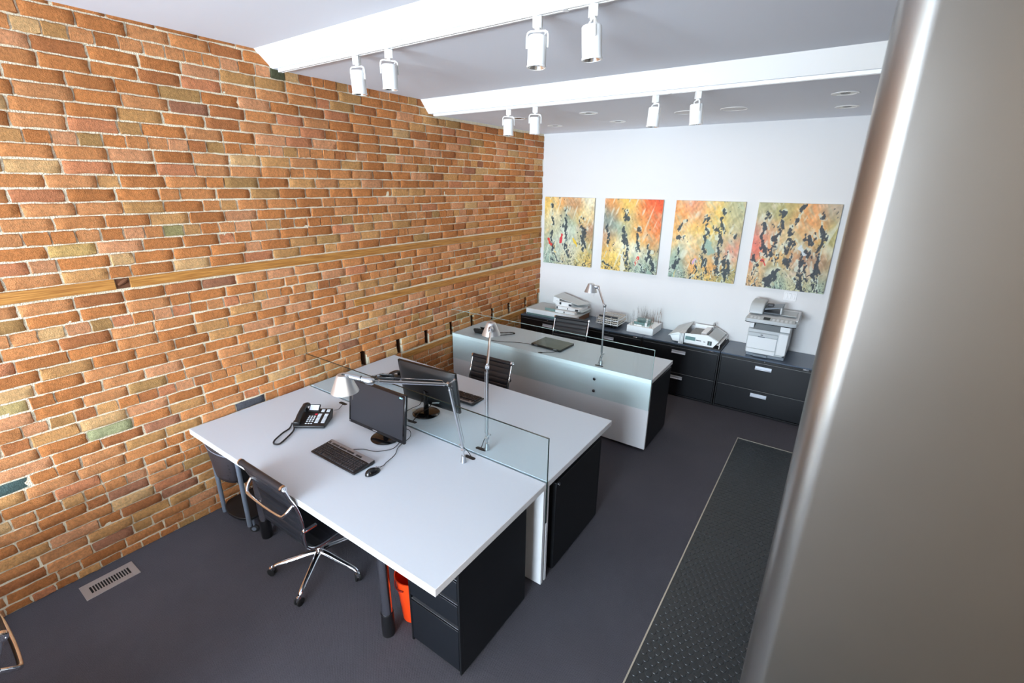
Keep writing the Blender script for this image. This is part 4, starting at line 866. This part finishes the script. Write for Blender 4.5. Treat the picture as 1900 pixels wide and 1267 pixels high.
MB().box(2.27, 2.49, yf + 0.012, yb - 0.012, z + 0.095, z + 0.100).build('courtyard_roof', mat('model_mottled', (142, 142, 140), 0.8, noise=0.4, nscale=60), t, True)
MB().box(2.40, 2.46, yf + 0.10, yb - 0.02, z + 0.100, z + 0.135).build('light_well', MW, t, True)
MB().box(2.26, 2.50, yb - 0.012, yb - 0.004, z + 0.12, z + 0.15).build('rear_parapet', MW, t, True)
m = MB()
for i in range(4): m.box(2.190 + i * 0.014, 2.199 + i * 0.014, 5.560, 5.69, z + 0.001, z + 0.128)
m.build('striped_tower', MW, t, True); MB().box(2.195, 2.243, 5.566, 5.69, z + 0.001, z + 0.124).build('tower_core', mat('model_grey_card', (120, 126, 132), 0.7), t, True)
MB().box(2.255, 2.365, yf - 0.003, yf - 0.0005, z + 0.052, z + 0.094).build('glass_strip', MGL, t, True)
m = MB(); m.box(2.37, 2.43, yf - 0.003, yf - 0.0005, z + 0.060, z + 0.068).box(2.455, 2.475, yf - 0.003, yf - 0.0005, z + 0.056, z + 0.062).box(2.50, 2.545, yf - 0.003, yf - 0.0005, z + 0.030, z + 0.078); m.build('openings', DKG, t, True)
MB().box(2.515, 2.53, yf - 0.006, yf - 0.003, z + 0.03, z + 0.07).build('door_leaf', MGL, t, True)
m = MB(); m.box(2.625, 2.631, 5.585, 5.591, b0, z + 0.075).box(2.625, 2.631, 5.99, 5.996, b0, z + 0.075).box(2.60, 2.631, 5.585, 5.996, z + 0.052, z + 0.056); m.build('porch', MW, t, True)
m = MB(); tx, ty, tz = 2.478, 5.955, z + 0.10; m.tube([(tx, ty, tz), (tx + 0.003, ty, tz + 0.05), (tx, ty, tz + 0.10)], [0.002, 0.0015, 0.0006], 5)
rr = random.Random(9)
for i in range(60):
    h = rr.uniform(0.035, 0.11); a = rr.uniform(0, 6.28); r_ = (0.125 - h) * 0.42 * rr.uniform(0.5, 1); x, y, q = tx + math.cos(a) * r_, ty + math.sin(a) * r_, tz + h
    m.tube([(tx, ty, q - 0.006), (x, y, q)], 0.0004, 4); s_ = rr.uniform(0.002, 0.0045); m.lathe([(0, -s_), (s_, 0), (0, s_)], (x, y, q), n=6)
m.build('model_tree', mat('dried_leaf', (92, 84, 80), 0.9), t, True)

# ---------------------------------------------------------------- light switch plate
t = thing('light_switch', 'white three gang wall switch plate below the rightmost painting', 'switch', (3.17, B, 1.203))
MB().box(3.110, 3.236, B - 0.006, B - 0.0005, 1.205, 1.310).build('plate', mat('switch_white', (226, 226, 226), 0.4), t, True, bevel=0.003)
for i in range(3): MB().box(3.124 + i * 0.036, 3.148 + i * 0.036, B - 0.0105, B - 0.0062, 1.228, 1.287).build('rocker', mat('switch_white', (226, 226, 226), 0.4), t, True, bevel=0.002)

# ---------------------------------------------------------------- paintings
def vnoise(U, V, fx, fy, seed):
    g = np.random.RandomState(seed).rand(64, 64); x = U * fx; y = V * fy; xi = np.floor(x).astype(int); yi = np.floor(y).astype(int); fx_ = x - xi; fy_ = y - yi
    fx_ = fx_ * fx_ * (3 - 2 * fx_); fy_ = fy_ * fy_ * (3 - 2 * fy_)
    g00 = g[xi % 64, yi % 64]; g10 = g[(xi + 1) % 64, yi % 64]; g01 = g[xi % 64, (yi + 1) % 64]; g11 = g[(xi + 1) % 64, (yi + 1) % 64]
    return (g00 * (1 - fx_) + g10 * fx_) * (1 - fy_) + (g01 * (1 - fx_) + g11 * fx_) * fy_
CANV = vcol_mat('oil_paint_canvas', 0.55, 0.06, 60, 0.35, 160, 0.002)
def painting(label, x0, x1, z0, z1, blobs, figs, seed, dark=(54, 64, 70)):
    NU, NV = 170, 200; d = 0.034; yb = B - 0.0008; yf_ = yb - d
    # colours evaluated at cell centres, v up
    U, V = np.meshgrid((np.arange(NU) + 0.5) / NU, (np.arange(NV) + 0.5) / NV, indexing='ij')
    wu = U + 0.10 * (vnoise(U, V, 4, 3, seed) - 0.5) + 0.05 * (vnoise(U, V, 13, 9, seed + 1) - 0.5) + 0.02 * (vnoise(U, V, 40, 14, seed + 6) - 0.5)
    wv = V + 0.12 * (vnoise(U, V, 3, 4, seed + 2) - 0.5) + 0.06 * (vnoise(U, V, 16, 7, seed + 3) - 0.5)
    acc = np.zeros((NU, NV, 3)); ws = np.zeros((NU, NV))
    for (bu, bv, br, c) in blobs:
        g = np.exp(-(((wu - bu) ** 2 + (wv - bv) ** 2) / (br * br))) + 1e-6; acc += g[..., None] * np.array(c, float); ws += g
    C = acc / ws[..., None]
    for q, (pc_, th_) in enumerate([((226, 222, 196), 0.64), ((168, 190, 172), 0.68), ((232, 178, 120), 0.68), ((196, 176, 128), 0.70), ((222, 196, 190), 0.72)]):
        nz_ = 0.75 * vnoise(wu * 1.0 + 0.5 * V * (1 if q % 2 else -1), wv, 7 + 2 * q, 4, seed + 30 + q) + 0.25 * vnoise(U + V, V, 40, 14, seed + 40 + q); k = np.clip((nz_ - th_ + 0.02) * 4, 0, 1) * 0.42; C = C * (1 - k[..., None]) + np.array(pc_, float) * k[..., None]
    st = 0.5 * vnoise(U + V * 0.5, V - U * 0.3, 48, 16, seed + 4) + 0.5 * vnoise(U - V * 0.6, V, 30, 30, seed + 22); C *= (0.84 + 0.30 * st)[..., None]
    pale = vnoise(U - V * 0.4, V, 22, 6, seed + 5); m_ = np.clip((pale - 0.74) * 6, 0, 1) * 0.6; C = C * (1 - m_[..., None]) + np.array([222, 226, 206]) * m_[..., None]
    wu2 = U + 0.045 * (vnoise(U, V, 22, 16, seed + 7) - 0.5) + 0.02 * (vnoise(U, V, 55, 40, seed + 8) - 0.5); wv2 = V + 0.04 * (vnoise(U, V, 18, 22, seed + 9) - 0.5)
    def stroke(pts, col, rag=0.35):
        nonlocal C
        best = np.full((NU, NV), 9.0)
        for (a, b) in zip(pts[:-1], pts[1:]):
            ax, ay, ar = a; bx, by, br = b; dx, dy = bx - ax, (by - ay) * 1.2; L = dx * dx + dy * dy + 1e-9
            tt = np.clip(((wu2 - ax) * dx + (wv2 - ay) * 1.2 * dy) / L, 0, 1); dd = np.hypot(wu2 - ax - tt * dx, (wv2 - ay) * 1.2 - tt * dy) / (ar + (br - ar) * tt); best = np.minimum(best, dd)
        rg = vnoise(U, V, 45, 45, seed + 11); k = np.clip((1.0 - best + (rg - 0.5) * rag * 2) * 5, 0, 1) * 0.92; C = C * (1 - k[..., None]) + np.array(col, float) * k[..., None]
    rs = np.random.RandomState(seed + 50)
    n1 = vnoise(U + V * 0.3, V, 26, 15, seed + 12); n2 = vnoise(U - V * 0.5, V + U * 0.3, 50, 34, seed + 13); n3 = vnoise(U, V, 62, 60, seed + 14); nn = 0.45 * n1 + 0.35 * n2 + 0.2 * n3
    soft = np.zeros((NU, NV))
    for f in figs:
        if f[0] != 'd': continue
        best = np.full((NU, NV), 9.0)
        for (a, b) in zip(f[1][:-1], f[1][1:]):
            ax, ay, ar = a; bx, by, br = b; dx, dy = bx - ax, (by - ay) * 1.2; L = dx * dx + dy * dy + 1e-9
            tt = np.clip(((wu2 - ax) * dx + (wv2 - ay) * 1.2 * dy) / L, 0, 1); best = np.minimum(best, np.hypot(wu2 - ax - tt * dx, (wv2 - ay) * 1.2 - tt * dy) / (ar + (br - ar) * tt))
        soft = np.maximum(soft, np.exp(-(best / 1.35) ** 2))
    halo = vnoise(U + V * 0.2, V, 34, 20, seed + 15); k = np.clip((soft - 0.10) * 3, 0, 1) * np.clip((halo - 0.52) * 8, 0, 1) * 0.75; C = C * (1 - k[..., None]) + np.array([206, 216, 200]) * k[..., None]
    k = np.clip((soft * 0.85 + (nn - 0.5) * 2.0 - 0.50) * 4.0, 0, 1) * 0.88; C = C * (1 - k[..., None]) + np.array(dark, float) * k[..., None]
    hem = np.clip((0.36 - V) / 0.36, 0, 1); n4 = vnoise(U * 1.0 + V * 0.6, V - U * 0.4, 42, 26, seed + 16); k = np.clip((np.abs(n4 - 0.5) * -9 + 0.55 + hem * 0.9 - 0.75) * 2.5, 0, 1) * 0.8; C = C * (1 - k[..., None]) + np.array(dark, float) * k[..., None]
    for f in figs:
        if f[0] != 'd': stroke(f[1], f[0])
    for i in range(14):    # knotted dark scribbles and light flecks along the hems
        u = rs.rand(); v = rs.rand() ** 1.7 * 0.34; a = rs.uniform(-1, 1); l = rs.uniform(0.03, 0.09); c = dark if i % 2 else [(214, 220, 190), (226, 196, 120), (186, 206, 196)][i % 3]
        stroke([(u, v, 0.008), (u + a * l, v + l * 0.8, 0.005), (u + a * l + 0.02, v + l * 1.4, 0.003)], c, 0.5)
    C = np.clip(C, 0, 255) / 255.0; C = np.where(C <= 0.04045, C / 12.92, ((C + 0.055) / 1.055) ** 2.4)
    t = thing('painting', label, 'painting', ((x0 + x1) / 2, B, z0), 0, 'row of unframed canvases on the white wall')
    m = MB(); v = [(x0 + (x1 - x0) * i / NU, yf_, z0 + (z1 - z0) * j / NV) for i in range(NU + 1) for j in range(NV + 1)]; W = NV + 1
    m.v = v; m.f = [[i * W + j, (i + 1) * W + j, (i + 1) * W + j + 1, i * W + j + 1] for i in range(NU) for j in range(NV)]
    m.m = [0] * len(m.f); m.c = [tuple(C[i, j]) for i in range(NU) for j in range(NV)]
    m.build('painted_canvas', CANV, t, True, fix=False)
    e = MB(); e.box(x0, x1, yf_ + 0.0003, yb, z0, z1); e.build('stretcher', mat('canvas_edge', (196, 190, 170), 0.8), t, True, smooth=False)
YL = (232, 196, 104); OR_ = (232, 150, 84); RD = (222, 84, 50); TL = (150, 176, 160); PK = (222, 146, 128); GR = (178, 176, 136); WH = (226, 226, 206); BR_ = (176, 128, 104); OL = (170, 164, 104); BG = (110, 130, 130)
def fig(u, v0, v1, s=1.0, lean=0.0):   # an elongated dark standing shape: head, neck, torso, trailing skirt
    h = v1 - v0; return [('d', [(u + lean * h, v1, 0.034 * s), (u + lean * h + 0.004, v1 - 0.03, 0.030 * s)]), ('d', [(u + lean * h * 0.8, v1 - 0.09 * s, 0.012 * s), (u + 0.02 * s, v1 - 0.22 * h - 0.05, 0.036 * s), (u - 0.005, v1 - 0.5 * h, 0.024 * s), (u + 0.01, v0 + 0.25 * h, 0.040 * s), (u + 0.03 * s, v0, 0.014)]), ('d', [(u + 0.02, v0 + 0.35 * h, 0.016 * s), (u + 0.07 * s, v0, 0.010)])]
painting('leftmost of four abstract paintings, yellow and teal with three dark standing shapes', 0.0684, 0.8137, 1.3235, 2.2179,
    [(0.1, 0.9, 0.25, YL), (0.35, 0.95, 0.2, OR_), (0.45, 0.75, 0.14, TL), (0.62, 0.85, 0.16, BR_), (0.85, 0.92, 0.14, WH), (0.75, 0.75, 0.2, YL), (0.2, 0.7, 0.15, WH), (0.1, 0.5, 0.2, GR), (0.55, 0.5, 0.2, TL), (0.95, 0.5, 0.2, BR_), (0.85, 0.3, 0.2, OL), (0.3, 0.3, 0.2, WH), (0.6, 0.3, 0.2, WH), (0.15, 0.2, 0.2, TL), (0.5, 0.1, 0.2, GR), (0.9, 0.1, 0.2, YL)],
    fig(0.17, 0.22, 0.88, 0.9) + fig(0.44, 0.34, 0.84, 0.95) + fig(0.80, 0.22, 0.70, 1.3, -0.05) + [((216, 60, 50), [(0.10, 0.38, 0.02), (0.14, 0.30, 0.028)]), ((206, 50, 60), [(0.37, 0.46, 0.03), (0.36, 0.34, 0.03)]), ('d', [(0.42, 0.58, 0.045), (0.40, 0.55, 0.04)]), ('d', [(0.46, 0.42, 0.03), (0.50, 0.22, 0.045), (0.54, 0.12, 0.01)]), ((226, 190, 60), [(0.62, 0.40, 0.02), (0.68, 0.30, 0.02)]), ('d', [(0.22, 0.16, 0.012), (0.30, 0.06, 0.02), (0.42, 0.04, 0.012)])], 3)
painting('second abstract painting from the left, orange upper right corner and one tall dark shape', 0.9577, 1.7019, 1.3235, 2.2179,
    [(0.9, 0.95, 0.28, RD), (0.95, 0.75, 0.22, RD), (0.75, 0.75, 0.2, OR_), (0.45, 0.9, 0.22, YL), (0.5, 0.7, 0.15, GR), (0.15, 0.9, 0.14, OR_), (0.12, 0.75, 0.14, BG), (0.25, 0.6, 0.15, TL), (0.7, 0.55, 0.18, YL), (0.9, 0.5, 0.18, OR_), (0.1, 0.45, 0.14, BR_), (0.2, 0.3, 0.16, YL), (0.35, 0.35, 0.1, WH), (0.6, 0.3, 0.16, WH), (0.85, 0.3, 0.15, GR), (0.3, 0.12, 0.2, YL), (0.6, 0.1, 0.15, TL), (0.9, 0.08, 0.18, TL)],
    [('d', [(0.40, 0.79, 0.050), (0.41, 0.76, 0.045)]), ('d', [(0.37, 0.62, 0.022), (0.40, 0.48, 0.045), (0.41, 0.38, 0.030), (0.41, 0.25, 0.018)]), ('d', [(0.44, 0.56, 0.012), (0.45, 0.40, 0.03), (0.47, 0.2, 0.02), (0.53, 0.03, 0.03)])] + fig(0.62, 0.30, 0.62, 1.0) + [((214, 66, 60), [(0.68, 0.22, 0.022), (0.62, 0.12, 0.018)]), ('d', [(0.82, 0.40, 0.012), (0.86, 0.25, 0.06), (0.95, 0.06, 0.02)]), ('d', [(0.05, 0.60, 0.04), (0.10, 0.52, 0.03), (0.12, 0.36, 0.015)]), (WH, [(0.38, 0.22, 0.04), (0.40, 0.05, 0.06)]), ('d', [(0.70, 0.14, 0.016), (0.80, 0.02, 0.02)]), ('d', [(0.02, 0.12, 0.018), (0.2, 0.02, 0.012)])], 23)
painting('third abstract painting from the left, peach and yellow with slender dark shapes', 1.8517, 2.5962, 1.3235, 2.2179,
    [(0.08, 0.9, 0.2, OR_), (0.3, 0.9, 0.2, PK), (0.55, 0.85, 0.2, YL), (0.9, 0.92, 0.14, GR), (0.05, 0.65, 0.2, (236, 170, 96)), (0.3, 0.6, 0.2, YL), (0.2, 0.45, 0.12, WH), (0.62, 0.6, 0.18, YL), (0.85, 0.65, 0.16, GR), (0.9, 0.4, 0.18, PK), (0.35, 0.25, 0.16, OR_), (0.1, 0.3, 0.1, TL), (0.6, 0.35, 0.16, TL), (0.65, 0.2, 0.12, OR_), (0.15, 0.06, 0.15, TL), (0.5, 0.05, 0.15, YL), (0.9, 0.1, 0.18, OL)],
    [('d', [(0.20, 0.76, 0.012), (0.12, 0.70, 0.022), (0.07, 0.60, 0.014)]), ('d', [(0.10, 0.54, 0.02), (0.15, 0.50, 0.018), (0.19, 0.55, 0.01)]), ('d', [(0.13, 0.40, 0.02), (0.11, 0.25, 0.05), (0.03, 0.06, 0.012)])] + fig(0.50, 0.10, 0.80, 1.1, 0.0) + fig(0.70, 0.06, 0.88, 0.95, 0.02) + [('d', [(0.70, 0.68, 0.05), (0.72, 0.50, 0.045)]), ('d', [(0.83, 0.40, 0.03), (0.84, 0.22, 0.06), (0.86, 0.02, 0.03)]), ('d', [(0.90, 0.60, 0.028), (0.92, 0.56, 0.02)]), ((206, 170, 206), [(0.40, 0.26, 0.02), (0.37, 0.20, 0.02)]), ('d', [(0.42, 0.24, 0.014), (0.43, 0.10, 0.02), (0.36, 0.02, 0.02)]), (TL, [(0.54, 0.50, 0.04), (0.60, 0.38, 0.05)])], 41)
painting('rightmost of four abstract paintings, muted olive and salmon crowded with dark shapes', 2.7229, 3.4649, 1.3235, 2.2179,
    [(0.1, 0.92, 0.16, GR), (0.35, 0.92, 0.16, OL), (0.6, 0.88, 0.2, (230, 158, 98)), (0.92, 0.92, 0.16, (186, 172, 150)), (0.05, 0.65, 0.16, (206, 150, 130)), (0.08, 0.48, 0.16, (222, 104, 92)), (0.25, 0.6, 0.14, (226, 176, 130)), (0.5, 0.65, 0.14, (196, 190, 150)), (0.7, 0.72, 0.14, OR_), (0.9, 0.6, 0.18, OL), (0.85, 0.4, 0.12, BR_), (0.4, 0.4, 0.16, (214, 170, 104)), (0.65, 0.35, 0.14, BR_), (0.95, 0.3, 0.2, (166, 150, 116)), (0.15, 0.2, 0.18, (206, 164, 116)), (0.4, 0.12, 0.16, TL), (0.7, 0.12, 0.16, (206, 196, 150)), (0.9, 0.08, 0.14, TL)],
    fig(0.12, 0.38, 0.86, 1.1) + fig(0.30, 0.30, 0.90, 0.9, 0.03) + fig(0.46, 0.25, 0.70, 1.3) + fig(0.66, 0.12, 0.62, 1.5, 0.12) + fig(0.84, 0.02, 0.88, 1.1, -0.05) + [('d', [(0.55, 0.96, 0.03), (0.53, 0.85, 0.014), (0.48, 0.74, 0.01)]), ('d', [(0.28, 0.60, 0.05), (0.26, 0.42, 0.03), (0.33, 0.34, 0.04)]), ((206, 214, 216), [(0.62, 0.50, 0.03), (0.68, 0.44, 0.03)]), ('d', [(0.38, 0.24, 0.03), (0.26, 0.10, 0.05), (0.30, 0.02, 0.03)]), ('d', [(0.62, 0.14, 0.03), (0.72, 0.02, 0.03)]), ((216, 70, 66), [(0.16, 0.34, 0.02), (0.20, 0.28, 0.02)]), ('d', [(0.02, 0.36, 0.02), (0.10, 0.28, 0.02), (0.05, 0.15, 0.012)])], 67, (52, 58, 66))

# ---------------------------------------------------------------- track lights and ceiling fittings
TWH = mat('fitting_white', (240, 240, 238), 0.35)
def track(label, y, zc):
    t = thing('light_track', label, 'light track', (2.0, y, zc), 0, 'white lighting tracks')
    m = MB(); m.box(0.06, 6.1, y - 0.017, y - 0.006, zc - 0.022, zc - 0.0005).box(0.06, 6.1, y + 0.006, y + 0.017, zc - 0.022, zc - 0.0005).box(0.06, 6.1, y - 0.006, y + 0.006, zc - 0.010, zc - 0.0005)
    m.build('rail', TWH, t, True, bevel=0.001)
    MB().box(2.315, 2.335, y - 0.0185, y + 0.0185, zc - 0.0235, zc - 0.0008).build('joiner', TWH, t, True, bevel=0.001)
    MB().box(0.05, 0.06, y - 0.017, y + 0.017, zc - 0.022, zc - 0.0005).build('end_cap', TWH, t, True, bevel=0.001)
track('white lighting track along the nearer sloped ceiling step, carrying four spotlights', 2.385, H2)
track('white lighting track along the farther sloped ceiling step, carrying four spotlights', 3.925, H3)
def spot(label, loc, rz, tilt):
    t = thing('track_light', label, 'spotlight', loc, rz, 'white cylinder track spotlights')
    MB().box(-0.021, 0.021, -0.017, 0.017, -0.070, -0.0235).build('adapter', TWH, t, bevel=0.003)
    MB().cyl((0, 0, -0.07), (0, 0, -0.082), 0.012).build('swivel', TWH, t)
    Rm = Matrix.Rotation(R(tilt), 3, 'X'); piv = Vector((0, 0, -0.140)); T = lambda p: piv + Rm @ (Vector(p) - piv)
    y_ = MB(); y_.tube([T((-0.050, 0, -0.150)), T((-0.050, 0, -0.100)), T((-0.046, 0, -0.086)), T((-0.036, 0, -0.080)), T((0.036, 0, -0.080)), T((0.046, 0, -0.086)), T((0.050, 0, -0.100)), T((0.050, 0, -0.150))], 0.0045, 8); y_.build('yoke', TWH, t)
    h = MB(); h.lathe([(0, -0.102), (0.040, -0.102), (0.0435, -0.106), (0.0435, -0.222), (0.0455, -0.224), (0.0455, -0.232), (0.040, -0.232), (0.038, -0.224), (0.030, -0.205), (0, -0.190)], (0, 0, 0), n=32)
    h.v = [tuple(T(p)) for p in h.v]; hb = h.build('housing', TWH, t)
    l = MB(); l.lathe([(0.0395, -0.2305), (0.034, -0.216), (0.012, -0.2045), (0.010, -0.200), (0, -0.200)], (0, 0, 0), n=28); l.v = [tuple(T(p)) for p in l.v]; l.build('reflector', mat('lamp_reflector', (228, 228, 224), 0.15, 0.9), hb)
    b = MB(); b.lathe([(0, -0.2225), (0.008, -0.220), (0.011, -0.212), (0.010, -0.2025)], (0, 0, 0), n=16); b.v = [tuple(T(p)) for p in b.v]; b.build('bulb', mat('spot_bulb', (244, 242, 236), 0.3), hb)
    w_ = MB(); w_.tube(smooth_path([(0.008, 0.0, -0.078), (0.036, 0.004, -0.085), (0.030, 0.012, -0.095), (0.022, 0.010, -0.104)], 5), 0.0028, 6); w_.build('flex', TWH, t)
    return t
sp = [(0.885, 2.385, H2, 15, 2, 'spotlight nearest the brick wall on the nearer ceiling track'), (1.171, 2.385, H2, 60, 2, 'second spotlight from the brick wall on the nearer ceiling track'),
      (2.183, 2.385, H2, 20, -3, 'spotlight just left of the joint in the nearer ceiling track'), (2.462, 2.385, H2, -50, 4, 'spotlight at the top edge, right of the joint in the nearer track'),
      (0.929, 3.925, H3, 40, 0, 'spotlight nearest the brick wall on the farther ceiling track'), (1.204, 3.925, H3, 30, 2, 'second spotlight from the brick wall on the farther ceiling track'),
      (2.226, 3.925, H3, -40, -3, 'third spotlight from the brick wall on the farther ceiling track'), (2.522, 3.925, H3, -55, 5, 'rightmost spotlight on the farther ceiling track')]
for x, y, zc, rz, ti, l in sp: spot('white cylinder ' + l, (x, y, zc), R(rz), ti)
def down(label, x, y):
    t = thing('recessed_downlight', label, 'downlight', (x, y, H3), 0, 'recessed ceiling downlights')
    z = H3
    MB().lathe([(0.088, -0.0005), (0.086, -0.004), (0.070, -0.006), (0.066, -0.0045), (0.062, -0.0005)], (x, y, z), n=40).build('trim_ring', TWH, t, True)
    MB().lathe([(0.0625, -0.001), (0.040, -0.0022), (0.034, -0.0010), (0.0, -0.0008)], (x, y, z), n=32).build('baffle', mat('downlight_baffle', (196, 192, 180), 0.3, 0.4), t, True)
    MB().lathe([(0.033, -0.0012), (0.028, -0.0035), (0, -0.0040)], (x, y, z), n=28).build('lens', mat('downlight_lens', (84, 80, 72), 0.25), t, True)
for x, y, l in ((0.588, 5.33, 'recessed downlight in the ceiling corner above the leftmost painting'), (0.583, 4.585, 'recessed downlight partly hidden behind a spotlight, nearest the brick wall'), (1.351, 4.625, 'recessed downlight between the far spotlight pairs, closer to the track'), (1.347, 5.333, 'recessed downlight over the second painting, close to the white wall'), (3.340, 4.672, 'larger of two recessed downlights beside the column'), (3.344, 5.375, 'smaller of two recessed downlights beside the column')): down(l, x, y)
def speaker(label, x, y):
    t = thing('ceiling_speaker', label, 'speaker', (x, y, H3), 0, 'round ceiling speakers')
    MB().lathe([(0.112, -0.0005), (0.110, -0.005), (0.104, -0.006), (0.102, -0.003)], (x, y, H3), n=40).build('rim', TWH, t, True)
    MB().lathe([(0.102, -0.003), (0.05, -0.004), (0, -0.0045)], (x, y, H3), n=40).build('grille', mat('grille_white', (226, 226, 228), 0.6), t, True)
speaker('flat round white ceiling speaker partly behind a spotlight', 2.142, 5.022)
speaker('flat round white ceiling speaker in open ceiling near the right column', 2.539, 5.020)
